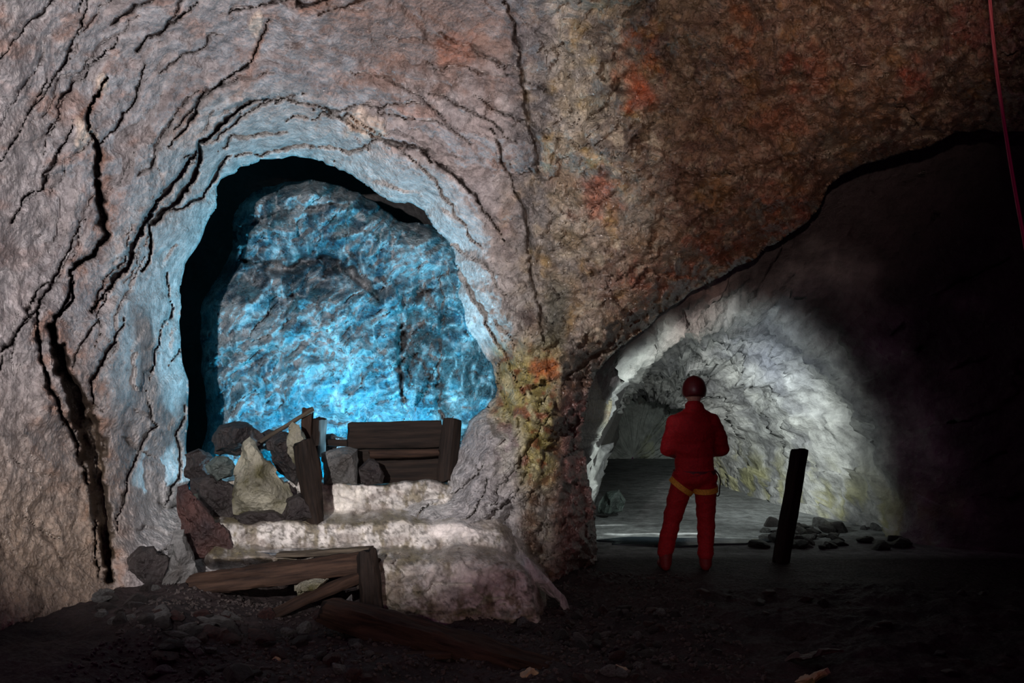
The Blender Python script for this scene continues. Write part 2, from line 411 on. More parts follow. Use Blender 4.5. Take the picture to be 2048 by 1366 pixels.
# rusty edges of cracks
gw = crackset(U, V, [(p, w * 4.5, 1.0) for p, w, d in CR[:7]] + [(CR[17][0], 40, 1.)])
col = cols_mix(col, gw * .55 * sstep(-.2, .4, n2), (.40, .16, .07))
col = cols_mix(col, sstep(.03, .1, g), (.035, .022, .02))  # crack bottoms darkened in the colour to deepen their shade
col = cols_mix(col, (1 - right) * sstep(.15, .5, lines) * .75, (.10, .075, .07))
# pale rim round the opening, lightened further to carry the chamber's spilled light
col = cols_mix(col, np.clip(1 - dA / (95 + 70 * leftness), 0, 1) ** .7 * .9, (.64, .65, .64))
# brown lower left
col = cols_mix(col, sstep(600, 1150, V + .0 * U) * (1 - sstep(180, 300, U)) * .8, (.27, .19, .12))
# reddish brown above the arch and towards the top middle
col = cols_mix(col, blob(U, V, 850, 60, 260, 150, 3) * .8, (.19, .125, .10))
col = cols_mix(col, blob(U, V, 905, 105, 50, 36, 4) * .55, (.34, .13, .07))
# right hand rock
rc = np.tile(np.array([.24, .20, .13]), (len(U), 1))
rc = cols_mix(rc, sstep(-.05, .35, n1), (.11, .085, .06))
rc = cols_mix(rc, sstep(.05, .35, fbm(U / 75, V / 50, U * 0, 5, 310)) * .75, (.055, .042, .035))
rc = cols_mix(rc, sstep(.0, .4, fbm(U / 55, V / 40, U * 0, 4, 300)) * .8, (.32, .27, .20))
rc = cols_mix(rc, sstep(.15, .5, fbm(U / 70, V / 70, U * 0, 4, 320)) * .7, (.30, .20, .05))
rc = cols_mix(rc, sstep(1250, 1650, U + .5 * V) * .55, (.19, .085, .045))
rc = cols_mix(rc, (1 - sstep(1000, 1300, U)) * .85 * sstep(-.35, .25, n2), (.42, .40, .36))
rc = cols_mix(rc, sstep(.2, .45, fbm(U / 38, V / 26, U * 0, 5, 335, .6)) * .7, (.40, .35, .26))
for (x, y, rx, ry, c) in [(1275, 130, 55, 75, (.50, .15, .045)), (1285, 180, 34, 50, (.52, .11, .03)), (1205, 400, 58, 62, (.36, .10, .045)), (1485, 60, 35, 70, (.50, .19, .07)), (1560, 240, 60, 34, (.38, .15, .07)),
                          (1620, 150, 60, 60, (.34, .12, .06)), (1830, 165, 34, 44, (.45, .10, .05)), (1590, 140, 30, 60, (.42, .11, .05)), (1120, 360, 36, 50, (.42, .27, .16)), (1950, 60, 80, 60, (.30, .08, .06)),
                          (1320, 560, 90, 40, (.34, .10, .05)), (1450, 500, 90, 45, (.36, .10, .05)), (1560, 420, 80, 50, (.36, .10, .05)), (1740, 210, 80, 50, (.3, .16, .07)), (1280, 420, 70, 60, (.26, .24, .19))]:
    rc = cols_mix(rc, blob(U, V, x, y, rx, ry, x) * .75 * sstep(-.5, .25, n2), tuple(k * .72 for k in c))
col = col + (rc - col) * right[:, None]
# black manganese streaks down the re-entrant corner
man = (1 - sstep(14, 70, np.abs(U - 1050 - .03 * V + 25 * gnoise(U / 60, V / 90, U * 0 + 8)))) * (1 - sstep(300, 700, V))
col = cols_mix(col, man * .75 * sstep(-.5, .1, n2), (.07, .07, .08))
man2 = (1 - sstep(8, 40, np.abs(U - 1115 + .1 * (V - 600)))) * sstep(520, 600, V) * (1 - sstep(680, 720, V))
col = cols_mix(col, man2 * .8, (.08, .085, .06))
# yellow / olive / orange growth on the pillar
yel = sstep(660, 740, V) * (1 - sstep(930, 1000, V)) * sstep(975, 1010, U + 18 * n2) * (1 - sstep(1095, 1140, U))
col = cols_mix(col, yel * .85, (.40, .34, .10))
col = cols_mix(col, yel * sstep(.0, .3, fbm(U / 28, V / 28, U * 0, 3, 400)), (.30, .11, .04))
col = cols_mix(col, yel * sstep(.05, .35, fbm(U / 24, V / 30, U * 0, 3, 420)), (.55, .50, .28))
col = cols_mix(col, blob(U, V, 1085, 740, 34, 26, 6), (.45, .15, .04))
# flank of the pillar turned from the lamp, its shade painted in
col = cols_mix(col, sstep(1090, 1140, U) * sstep(720, 820, V), (.16, .07, .06))
# pale crust on the inner corner beside the steps
col = cols_mix(col, sstep(820, 880, V) * sstep(880, 930, U) * (1 - sstep(1020, 1060, U)) * .8, (.42, .41, .42))
# pale crystals
for (x, y, rx, ry) in [(172, 262, 26, 34), (205, 165, 12, 30), (515, 50, 14, 24), (730, 250, 40, 30)]:
    bb = blob(U, V, x, y, rx, ry, x, .4); col = cols_mix(col, bb * .85, (.72, .60, .50)); D -= .05 * bb
col = np.clip(col, .01, .95)

P = np.stack([(U - CX) * D / F, D, CAMZ - (V - CY) * D / F], 1)
Apx = np.array([680.0, 650.0])
acx, acz = (650 - CX) * 9.5 / F, CAMZ - (700 - CY) * 9.5 / F
def keep_hole(mid):
    u = mid[:, 0] * F / mid[:, 1] + CX; v = CY - (mid[:, 2] - CAMZ) * F / mid[:, 1]
    return (u > -295) & (u < 2490) & (v > -270) & (v < 1540)
def skirt(P0, k):
    u = P0[:, 0] * F / P0[:, 1] + CX; v = CY - (P0[:, 2] - CAMZ) * F / P0[:, 1]
    da = polydist(u, v, arch, True)[0]; isA = da < 8
    Q = P0.copy()
    ox = P0[:, 0] - acx; oz = P0[:, 2] - acz; r = np.hypot(ox, oz)
    prof = [(0, 0), (.10, .12), (.35, .45), (.8, .9), (1.6, 1.2)][k]
    nn = .06 * gnoise(P0[:, 0] * 3, P0[:, 2] * 3, P0[:, 0] * 0 + k * 2.2)
    QA = np.stack([P0[:, 0] + ox / r * (prof[1] + nn), P0[:, 1] + prof[0] + nn, P0[:, 2] + oz / r * (prof[1] + nn)], 1)
    # right side: the roof rises and the pillar runs back
    up = sstep(720, 600, v) if False else 1 - sstep(620, 760, v)
    pb = [(0, 0), (.15, .10), (.5, .35), (1.3, .8), (3.2, 1.6)][k]
    QB = np.stack([P0[:, 0] - (1 - up) * pb[1] * .28 - up * pb[1] * .1, P0[:, 1] + pb[0] * (1 - .55 * (1 - up)) + nn, P0[:, 2] + up * pb[1] * .8 + nn], 1)
    return np.where(isA[:, None], QA, QB)
P2, F2, C2 = boundary_skirt(P, Fq, col, keep_hole, 4, skirt)
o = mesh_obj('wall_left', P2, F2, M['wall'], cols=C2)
tag(o, 'huge cracked grey and rust brown cave wall pierced by a rounded arch opening', 'rock wall', kind='structure')

# ------------------------------------------------------------------ wall_back : the blue-lit rock mass inside the chamber
BLUE = [(395, 1010), (412, 880), (410, 790), (402, 700), (404, 610), (430, 560), (455, 520), (466, 470), (466, 430), (500, 392), (560, 368), (620, 360), (690, 374), (740, 400), (800, 440), (850, 448), (905, 470),
        (960, 540), (990, 650), (1020, 760), (1040, 900), (1020, 1010)]
blue = rough(BLUE, 6, 23)
def cut_blue(U, V):
    d, x, y, _ = polydist(U, V, blue, True)
    return np.where(inside(U, V, blue), d, -d), x, y
U, V, S, Fq = grid_sheet(370, 1060, 340, 1020, 2.9, cut_blue, 1.9)
dd = polydist(U, V, blue, True)[0]
D = 12.4 + .7 * ((U - 650) / 300) ** 2 * .5 - .0012 * (V - 600) + .9 * np.clip(1 - dd / 38, 0, 1) ** 2
wx = fbm(U / 110, V / 110, U * 0 + 4, 3) * 40; wy = fbm(U / 110, V / 110, U * 0 + 5, 3) * 40
vert = ridged((U + wx * .6) / 60, (V + wy) / 240, U * 0, 4, 500)
dg = ridged((U * .6 + V * .8 + wx) / 30, (U * .8 - V * .6 + wy) / 120, U * 0, 5, 520, .62)
lumpb = fbm((U + wx) / 90, (V + wy) / 90, U * 0, 5, 540)
ga = (U * .8 - V * .6 + wx * .6); gb_ = (U * .6 + V * .8 + wy * .6)
h1, k1_ = facets(gb_ / 46, ga / 80, 960); h2_, k2_ = facets(gb_ / 17, ga / 30, 970, 1.3); h3, k3_ = facets(gb_ / 8, ga / 13, 980, 1.3)
D = D - .07 * vert - .05 * dg - .20 * lumpb - .16 * h1 - .10 * h2_ - .05 * h3
D += crackset(U, V, [([(470, 470), (540, 430), (600, 420), (690, 410)], 12, .35), ([(480, 520), (560, 540), (640, 520), (700, 545), (760, 600)], 16, .45), ([(700, 390), (690, 470), (730, 560)], 6, .15),
                     ([(880, 560), (885, 640), (870, 730)], 8, .15), ([(805, 800), (800, 700), (810, 600), (860, 580)], 12, .3), ([(880, 900), (878, 780), (880, 640)], 8, .2), ([(575, 640), (590, 560), (640, 470)], 6, .12)])
# a shelf: the upper left hangs forward, a hollow beneath it
D += .45 * np.exp(-(((V - 545) / 42) ** 2 + ((U - 600) / 150) ** 2)) + .35 * blob(U, V, 838, 690, 38, 100, 3)
D -= .25 * blob(U, V, 560, 440, 110, 60, 7, .8)
col = np.tile(np.array([.13, .38, .48]), (len(U), 1))  # blue of the lamps put into the rock colour
a1 = fbm(U / 70, V / 70, U * 0, 5, 570)
col = cols_mix(col, sstep(-.12, .28, fbm(U / 34, V / 34, U * 0, 5, 580, .65)) * .85, (.05, .11, .17))
col = cols_mix(col, sstep(.15, .5, dg * .7) * .7, (.78, .82, .84))  # ripple crests whitened as painted wet glints
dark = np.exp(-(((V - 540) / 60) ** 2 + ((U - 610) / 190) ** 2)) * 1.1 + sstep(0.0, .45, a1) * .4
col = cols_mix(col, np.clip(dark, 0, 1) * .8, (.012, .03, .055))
col = cols_mix(col, blob(U, V, 838, 690, 42, 105, 3) * .9, (.13, .12, .12))
col = cols_mix(col, sstep(865, 885, U) * (1 - sstep(560, 520, V)) * .75 * sstep(-.4, .1, a1), (.11, .11, .11))
col = cols_mix(col, sstep(700, 850, V) * (1 - sstep(860, 885, U)) * .6, (.18, .46, .60))  # brighter foot where the lamp shines up, painted in
glint_line = np.clip(1 - np.abs(gnoise((U + wx) / 38, (V + wy * 2) / 80, U * 0, 590)) * 12, 0, 1)
col = cols_mix(col, glint_line * .7, (.85, .88, .9))  # thin white glints painted on the ripples
P = np.stack([(U - CX) * D / F, D, CAMZ - (V - CY) * D / F], 1)
def skb(P0, k):
    pr = [(0, 0), (.3, .05), (.9, .12), (2.2, .2)][k]
    ox = P0[:, 0] + 2.0; oz = P0[:, 2] - 2.0; r = np.hypot(ox, oz)
    return np.stack([P0[:, 0] * (1 + pr[0] / 14) - ox / r * pr[1], P0[:, 1] + pr[0], CAMZ + (P0[:, 2] - CAMZ) * (1 + pr[0] / 14) - oz / r * pr[1]], 1)
P2, F2, C2 = boundary_skirt(P, Fq, col, lambda m: np.ones(len(m), bool), 3, skb)
o = mesh_obj('wall_back', P2, F2, M['blue_lit'], cols=C2)
tag(o, 'rippled rock wall lit and tinted blue deep inside the left arch', 'rock wall', kind='structure')

# dark shell of the chamber behind the arch
def loft(name, rings, mat, seed, amp=.12, fac=0, cap=False, colfn=None, close=True, fine_=1.0):
    n = len(rings[0]); R = np.array(rings)
    Vv = R.reshape(-1, 3)
    fc = []
    for k in range(len(rings) - 1):
        for i in range(n if close else n - 1):
            j = (i + 1) % n
            fc.append((k * n + i, k * n + j, (k + 1) * n + j, (k + 1) * n + i))
    ctr = R.mean(1, keepdims=True).repeat(n, 1).reshape(-1, 3)
    dirn = Vv - ctr; dirn[:, 1] = 0; dirn /= np.maximum(np.linalg.norm(dirn, axis=1, keepdims=True), 1e-6)
    x, y, z = Vv.T * fine_
    d = amp * (fbm(x * .8, y * .8, z * .8, 5, seed) + .55 * ridged(x * 2.1, y * 2.1, z * 2.1, 5, seed + 7, .6))
    if fac:
        arc = np.tile(np.arange(n) / n * 9, len(rings)); yy = R.reshape(-1, 3)[:, 1]; wq = fbm(arc, yy, yy * 0, 3, seed + 2) * .5
        fa, _ = facets(arc * 1.5 + wq, yy * 1.3 + wq, seed); fb, _ = facets(arc * 4 + wq, yy * 3.2 + wq, seed + 1); fc2, _ = facets(arc * 9 + wq, yy * 8 + wq, seed + 2)
        d = d + fac * (fa + .5 * fb + .22 * fc2)
    Vv = Vv - dirn * d[:, None]
    Vv[:, 1] += d * .5
    if cap: Vv = np.concatenate([Vv, Vv[-n:].mean(0, keepdims=True)]); m_ = len(Vv) - 1; fc += [(len(rings) * n - n + i, len(rings) * n - n + i + 1, m_) for i in range(n - 1)]
    fcn = fc if cap else np.array(fc)
    cols = np.clip(colfn(Vv), .01, .95) if colfn else None
    return mesh_obj(name, Vv, fcn, mat, cols=cols)

def resample_rings(keys, nring):
    """keys: list of (t, ring points Nx3) -> smooth stack"""
    K = [np.array(k) for k in keys]; out = []
    for i in range(len(K) - 1):
        a, b, c, d = K[max(0, i - 1)], K[i], K[i + 1], K[min(len(K) - 1, i + 2)]
        for s in range(nring):
            t = s / nring
            out.append(.5 * ((2 * b) + (-a + c) * t + (2 * a - 5 * b + 4 * c - d) * t * t + (-a + 3 * b - 3 * c + d) * t ** 3))
    out.append(K[-1]); return out

def ell(cx, y, cz, rx, rz, n=72, p=2.3):
    r = []
    for i in range(n):
        a = 2 * math.pi * i / n; c, s = math.cos(a), math.sin(a)
        q = (abs(c) ** p + abs(s) ** p) ** (-1 / p)
        r.append((cx + rx * c * q, y, cz + rz * s * q))
    return r
keys = [ell(-1.7, 9.75, 1.9, 1.75, 2.3), ell(-1.9, 10.6, 1.9, 2.6, 3.2), ell(-2.2, 12, 2.2, 3.4, 3.9), ell(-2.7, 15, 2.4, 4.2, 4.4), ell(-3, 18, 2.4, 3.6, 4.2), ell(-3, 19, 2.4, .6, .8)]
o = loft('ceiling', resample_rings(keys, 6), M['chamber'], 30, amp=.25)
tag(o, 'unlit rock roof and sides of the chamber beyond the blue arch', 'cave roof', kind='structure')

# ------------------------------------------------------------------ wall_right : outer vault and the tunnel behind the person
def hring(xl, xr, zt, y, n=230, zb=-.35, lean=0, p=2.25, a0=0):
    r = []; a0 = math.radians(a0); cx = (xl + xr) / 2; rx = (xr - xl) / 2
    for i in range(n):
        a = a0 + (math.pi - a0) * (i / (n - 1)); c, s = -math.cos(a), math.sin(a)
        q = (abs(c) ** p + abs(s) ** p) ** (-1 / p)
        r.append((cx + rx * c * q + lean * s * q, y, zb + (zt - zb) * s * q))
    return np.array(r)
X = lambda px, y: (px - CX) * y / F
Z = lambda py, y: CAMZ - (py - CY) * y / F
keys = [hring(1.9, 5.9, 6.8, 2.0, a0=55), hring(1.9, 6.4, 6.8, 4.0, a0=55), hring(1.9, 7.4, 6.8, 6.2, a0=55), hring(1.6, 7.9, 6.6, 8.2, a0=54), hring(.6, 7.0, 5.8, 9.6, a0=50), hring(.3, 5.6, 4.2, 10.5, a0=12),
        hring(X(1168, 11.4), X(1860, 11.4), Z(575, 11.4), 11.3, lean=-.1),
        hring(X(1168, 12.4), X(1740, 12.4), Z(660, 12.4), 12.4, lean=-.1),
        hring(X(1170, 13.5), X(1620, 13.5), Z(718, 13.5), 13.5, lean=-.1),
        hring(X(1176, 14.8), X(1520, 14.8), Z(748, 14.8), 14.8, lean=-.1),
        hring(X(1184, 15.9), X(1455, 15.9), Z(772, 15.9), 15.9, lean=-.15),
        hring(X(1192, 16.6), X(1420, 16.6), Z(785, 16.6), 16.6, lean=-.2),
        hring(X(1120, 17.1), X(1440, 17.1), Z(745, 17.1), 17.1, lean=-.2),
        hring(X(1080, 18.2), X(1420, 18.2), Z(740, 18.2), 18.2, lean=-.2),
        hring(X(1090, 19.2), X(1420, 19.2), Z(755, 19.2), 19.2, lean=-.2),
        hring(X(1150, 19.6), X(1370, 19.6), Z(800, 19.6), 19.6),
        hring(X(1240, 19.8), X(1290, 19.8), Z(890, 19.8), 19.7)]
def tuncol(Vv):
    x, y, z = Vv.T
    c = np.tile(np.array([.40, .40, .385]), (len(Vv), 1))
    c = cols_mix(c, sstep(-.1, .35, fbm(x * 1.3, y * 1.3, z * 1.3, 5, 600)) * .75, (.17, .17, .18))
    c = cols_mix(c, sstep(.1, .45, fbm(x * 3, y * 3, z * 3, 4, 620)) * .5, (.55, .55, .52))
    c = cols_mix(c, sstep(12.9, 11.3, 13 - y * 0) * 0, (1, 1, 1))
    c = cols_mix(c, np.exp(-(((x - 1.95) / .35) ** 2 + ((y - 11.4) / .9) ** 2)) * (z > 1.5) * .7, (.36, .24, .21))
    c = cols_mix(c, np.exp(-(((x - 2.9) / .5) ** 2 + ((y - 12.2) / .9) ** 2)) * (z > 1.2) * .6, (.16, .18, .27))
    c = cols_mix(c, np.clip(sstep(.8, .2, z) if False else 1 - sstep(.2, .9, z), 0, 1) * (x > 2.3) * sstep(-.1, .3, fbm(x * 4, y * 4, z * 1.5, 3, 640)) * .7, (.36, .34, .14))
    c = cols_mix(c, (y > 16.9) * .5, (.28, .33, .29))
    c = cols_mix(c, 1 - sstep(10.8, 11.7, y + .4 * fbm(x * 2, y * 2, z * 2, 3, 660)), (.035, .026, .03))  # mouth and outer cavern darkened in colour to read as unlit
    return c
def vsub(rings): return resample_rings(rings, 22)
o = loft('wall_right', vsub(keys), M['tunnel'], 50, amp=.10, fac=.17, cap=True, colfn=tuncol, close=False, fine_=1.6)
tag(o, 'grey rough rock tunnel narrowing away beyond the person and the rock wall at the right painted dark as unlit', 'tunnel wall', kind='structure')
# ------------------------------------------------------------------ floor
def floor_z(x, y):
    x = np.asarray(x, float); y = np.asarray(y, float)
    mound = (1 - sstep(-1.6, .6, x)) * sstep(4.0, 7.4, y) * .12 + (1 - sstep(-2.5, -1.9, x)) * .08
    fade = 1 - sstep(9.6, 10.6, y)
    near = sstep(0.1, 1.2, x) * (1 - sstep(8.0, 9.5, y)) * .0
    ro = .10 * fbm(x * 1.1, y * 1.1, x * 0, 4, 700) + .035 * ridged(x * 4, y * 4, x * 0, 4, 720)
    return mound * fade + ro * (fade * (1 - .75 * sstep(.6, 1.2, x) * sstep(9.0, 9.8, y)) + .10 * (1 - fade)) + near
xs = np.concatenate([np.arange(-7, -4, .12), np.arange(-4, 5, .03), np.arange(5, 8, .12)]); ys = np.concatenate([np.arange(2.2, 6, .08), np.arange(6, 13, .03), np.arange(13, 23, .08)])
Xg, Yg = np.meshgrid(xs, ys); Zg = floor_z(Xg, Yg)
x, y = Xg.ravel(), Yg.ravel(); z = Zg.ravel()
H, W = Xg.shape; idx = np.arange(H * W).reshape(H, W)
Fq = np.stack([idx[:-1, :-1], idx[:-1, 1:], idx[1:, 1:], idx[1:, :-1]], -1).reshape(-1, 4)
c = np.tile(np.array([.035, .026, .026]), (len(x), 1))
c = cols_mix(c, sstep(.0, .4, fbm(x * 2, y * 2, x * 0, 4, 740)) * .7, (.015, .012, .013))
c = cols_mix(c, sstep(10.5, 10.9, y) * 1.0, (.24, .25, .25))  # step from near-black unlit floor to lit tunnel floor, painted in
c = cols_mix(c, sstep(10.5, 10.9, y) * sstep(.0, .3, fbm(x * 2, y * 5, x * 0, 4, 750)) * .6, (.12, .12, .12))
c = cols_mix(c, sstep(19, 18.2, y) * 0, (0, 0, 0))
glint_strip = (1 - sstep(.03, .075, np.abs(y - 11.98 + .05 * gnoise(x * 3, x * 0, x * 0, 3)))) * sstep(.95, 1.1, x) * (1 - sstep(2.1, 2.35, x)) * sstep(-.35, .0, gnoise(x * 5, y * 9, x * 0, 8))
glint_strip = np.maximum(glint_strip, (1 - sstep(.02, .06, np.abs(y - 12.55 + .04 * gnoise(x * 4, x * 0, x * 0, 5)))) * sstep(.9, 1.0, x) * (1 - sstep(1.2, 1.35, x)))
c = cols_mix(c, glint_strip, (.95, .96, .97))  # light reflected off the tunnel water, painted as white floor colour
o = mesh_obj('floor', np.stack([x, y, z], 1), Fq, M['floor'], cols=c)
tag(o, 'rubble strewn cave floor, its unlit front painted dark', 'floor', kind='structure')

def on_floor(px, py):
    """where the sight line through a point meets the floor"""
    for D_ in np.arange(4.5, 22, .02):
        p = at(px, py, D_)
        if p.z <= float(floor_z(p.x, p.y)): return p
    return at(px, py, 10)

# water pool in the tunnel
def pool(name, pts, z, label):
    me = bpy.data.meshes.new(name); bm = bmesh.new()
    vs = [bm.verts.new((a, b, z)) for a, b in pts]; bm.faces.new(vs)
    vb = [bm.verts.new((a, b, z - .02)) for a, b in pts]
    n = len(pts)
    for i in range(n): bm.faces.new((vs[i], vb[i], vb[(i + 1) % n], vs[(i + 1) % n]))
    bm.normal_update(); bm.to_mesh(me); bm.free(); me.materials.append(M['water'])
    o = bpy.data.objects.new(name, me); C.objects.link(o); tag(o, label, 'puddle'); return o
m, t, b = nt('still_dark_water'); b.inputs['Base Color'].default_value = (.03, .04, .05, 1); b.inputs['Roughness'].default_value = .06; b.inputs['Specular IOR Level'].default_value = .9
tc = t.nodes.new('ShaderNodeTexCoord'); n_ = t.nodes.new('ShaderNodeTexNoise'); n_.inputs['Scale'].default_value = 14; n_.inputs['Detail'].default_value = 3; t.links.new(tc.outputs['Object'], n_.inputs['Vector'])
bp = t.nodes.new('ShaderNodeBump'); bp.inputs['Strength'].default_value = .25; bp.inputs['Distance'].default_value = .01; t.links.new(n_.outputs[0], bp.inputs['Height']); t.links.new(bp.outputs[0], b.inputs['Normal'])
M['water'] = m
pp = []
for i in range(40):
    a = 2 * math.pi * i / 40; r = 1 + .18 * math.sin(3 * a + 1) + .1 * math.sin(7 * a)
    pp.append((1.75 + .85 * r * math.cos(a), 11.45 + .22 * r * math.sin(a)))
pool('puddle', pp, .022, 'shallow puddle on the tunnel floor just beyond the person')

# ------------------------------------------------------------------ floor_terrace : pale steps under the arch
def cut_t(U, V): return np.full(U.shape, 50.0), U, V
U, V, S, Fq = grid_sheet(385, 1105, 955, 1290, 2.6, cut_t, 0)
wob = fbm(U / 110, V / 110, U * 0, 3, 800) * 16
v1 = V + wob - (U - 760) * .012
right_ = sstep(830, 1000, U)
prof_x = [900, 962, 968, 1024, 1034, 1046, 1052, 1096, 1106, 1118, 1130, 1240, 1300]
prof_d = [10.2, 9.95, 9.48, 9.40, 9.22, 8.98, 8.86, 8.76, 8.55, 8.34, 8.26, 8.02, 7.98]
prof_dr = [9.6, 9.5, 9.3, 9.15, 9.08, 8.98, 8.9, 8.78, 8.62, 8.48, 8.36, 8.1, 8.02]
D = np.interp(v1, prof_x, prof_d) * (1 - right_) + np.interp(v1, prof_x, prof_dr) * right_
front_here = depth_front(U, V)
# sink the borders into the wall around
eL = 1 - sstep(385, 430, U - 12 * gnoise(U / 40, V / 40, U * 0)); eR = sstep(985, 1080, U + 0.0 * V + 20 * gnoise(U / 60, V / 60, U * 0 + 1) - .42 * np.clip(V - 1040, 0, 300)); eT = right_ * (1 - sstep(960, 1010, V)) * sstep(860, 940, U)
D = D + 1.0 * eL + 1.3 * eR + 1.0 * eT
D += .8 * sstep(1112, 1150, V) * (1 - sstep(690, 760, U))
t1, _e = facets(U / 60, V / 34, 990); t2_, _e = facets(U / 22 + fbm(U / 40, V / 40, U * 0, 2, 3) * .5, V / 15, 991); t3, _e = facets(U / 9, V / 7, 992)
D -= .05 * fbm(U / 60, V / 60, U * 0, 5, 820) + .05 * t1 + .025 * t2_ + .010 * t3
c = np.tile(np.array([.66, .64, .60]), (len(U), 1))
tread = np.clip(sstep(1018, 1034, v1) * (1 - sstep(1046, 1060, v1)) + sstep(1090, 1104, v1) * (1 - sstep(1118, 1135, v1)) + (v1 > 1190) * .8 * sstep(1180, 1225, v1), 0, 1)
c = cols_mix(c, tread * .9 * sstep(-.5, .1, fbm(U / 30, V / 20, U * 0, 4, 850)), (.17, .14, .06))
c = cols_mix(c, sstep(.0, .35, fbm(U / 26, V / 60, U * 0, 5, 860, .6)) * .85, (.20, .17, .10))
c = cols_mix(c, sstep(.1, .35, fbm(U / 10, V / 10, U * 0, 4, 866, .6)) * .7, (.10, .09, .07))
c = cols_mix(c, sstep(.0, .35, fbm(U / 60, V / 40, U * 0, 4, 870)) * .6, (.32, .28, .25))
c = cols_mix(c, sstep(1120, 1160, v1) * (1 - sstep(760, 860, U)) * .5, (.3, .25, .18))
c = cols_mix(c, blob(U, V, 915, 1055, 70, 30, 1, .8), (.82, .78, .74))
c = cols_mix(c, blob(U, V, 940, 1150, 100, 42, 2, .8) * .9, (.78, .72, .68))
c = cols_mix(c, blob(U, V, 690, 1000, 50, 30, 2, .6) * .8, (.85, .82, .74))
c = cols_mix(c, sstep(895, 930, U) * (1 - sstep(1010, 1060, V)) * .8, (.42, .42, .44))
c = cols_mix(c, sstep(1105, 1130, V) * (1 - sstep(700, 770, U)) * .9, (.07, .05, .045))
# white streak running down the pillar foot
dS = polydist(U, V, catmull([(1040, 1112), (1075, 1150), (1110, 1185), (1138, 1222)], 4), False)[0]
c = cols_mix(c, 1 - sstep(6, 14, dS), (.85, .85, .86))
P = np.stack([(U - CX) * D / F, D, CAMZ - (V - CY) * D / F], 1)
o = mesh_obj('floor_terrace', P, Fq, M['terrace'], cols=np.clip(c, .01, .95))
tag(o, 'pale calcite crusted rock steps below the left arch', 'rock steps', kind='structure')

# ------------------------------------------------------------------ stones
def rock_outline(name, pts, D_, thick, mat, seed, label, cat='rock', group=None, amp=.02, tilt=0.0, crest=None):
    """angular boulder whose silhouette is the outline, with a faceted front and back"""
    P = np.array(pts, float); c0 = P.mean(0) if crest is None else np.array(crest, float)
    Q = []
    n = len(P)
    for i in range(n):
        for k in range(9): Q.append(P[i] + (P[(i + 1) % n] - P[i]) * k / 9)
    Q = np.array(Q); N = len(Q); R = 16
    rnd = random.Random(seed)
    planes = [(rnd.uniform(0, 6.28), rnd.uniform(.35, 1.1), rnd.uniform(.75, 1.25)) for _ in range(6)]
    vs, fs = [], []
    def dep(q, r):
        a = math.atan2(q[1] - c0[1], q[0] - c0[0]); h = 1.0
        for an, s, l in planes: h = min(h, max(0, l - s * r * math.cos(a - an)))
        return min(h, (1 - r) * 2.6 + .0)
    for sgn in (-1, 1):
        for j in range(R + 1):
            r = 1 - j / R
            for i in range(N):
                if j == R and i: continue
                q = c0 + (Q[i] - c0) * r
                h = dep(q, r) * thick * (.6 if sgn < 0 else .5)
                p = at(q[0], q[1], D_ + tilt * (q[1] - c0[1]) / 100 + sgn * h)
                vp = mnoise.voronoi(p * 9 + Vector((seed, 0, 0)))[1][0]
                nn = mnoise.noise(vp * 7.3) * amp * 1.6 + mnoise.fractal(p * 7 + Vector((seed, 0, 0)), 1, 2, 4) * amp + mnoise.noise(p * 3 + Vector((0, seed, 0))) * amp
                vs.append(p + Vector((nn * .5, nn * 1.5, nn * .5)))
    half = R * N + 1
    for h in (0, 1):
        b0 = h * half
        for j in range(R - 1):
            for i in range(N):
                f = (b0 + j * N + i, b0 + j * N + (i + 1) % N, b0 + (j + 1) * N + (i + 1) % N, b0 + (j + 1) * N + i)
                fs.append(f if h else f[::-1])
        for i in range(N):
            f = (b0 + (R - 1) * N + i, b0 + (R - 1) * N + (i + 1) % N, b0 + R * N); fs.append(f if h else f[::-1])
    me = bpy.data.meshes.new(name); me.from_pydata([tuple(v) for v in vs], [], fs)
    bm = bmesh.new(); bm.from_mesh(me); bmesh.ops.remove_doubles(bm, verts=bm.verts, dist=.0008); bmesh.ops.recalc_face_normals(bm, faces=bm.faces)
    ctr = sum((v.co for v in bm.verts), Vector()) / len(bm.verts)
    bmesh.ops.translate(bm, verts=bm.verts, vec=-ctr); bm.to_mesh(me); bm.free()
    me.polygons.foreach_set('use_smooth', [True] * len(me.polygons)); me.set_sharp_from_angle(angle=math.radians(34))
    me.materials.append(mat); o = bpy.data.objects.new(name, me); o.location = ctr; C.objects.link(o)
    tag(o, label, cat, group); return o

def stone_mesh(seed, sub=3, flat=1.0):
    rnd = random.Random(seed); bm = bmesh.new(); bmesh.ops.create_icosphere(bm, subdivisions=sub, radius=1)
    pl = [(Vector((rnd.gauss(0, 1), rnd.gauss(0, 1), rnd.gauss(0, 1))).normalized(), rnd.uniform(.5, .85)) for _ in range(11)]
    for v in bm.verts:
        d = v.co.normalized(); r = 1.1
        for n, l in pl:
            k = n.dot(d)
            if k > .01: r = min(r, l / k)
        v.co = d * (r + .05 * mnoise.fractal(d * 3 + Vector((seed, 0, 0)), 1, 2, 3)); v.co.z *= flat
    me = bpy.data.meshes.new('stone'); bm.to_mesh(me); bm.free()
    me.polygons.foreach_set('use_smooth', [True] * len(me.polygons)); me.set_sharp_from_angle(angle=math.radians(30))
    return me

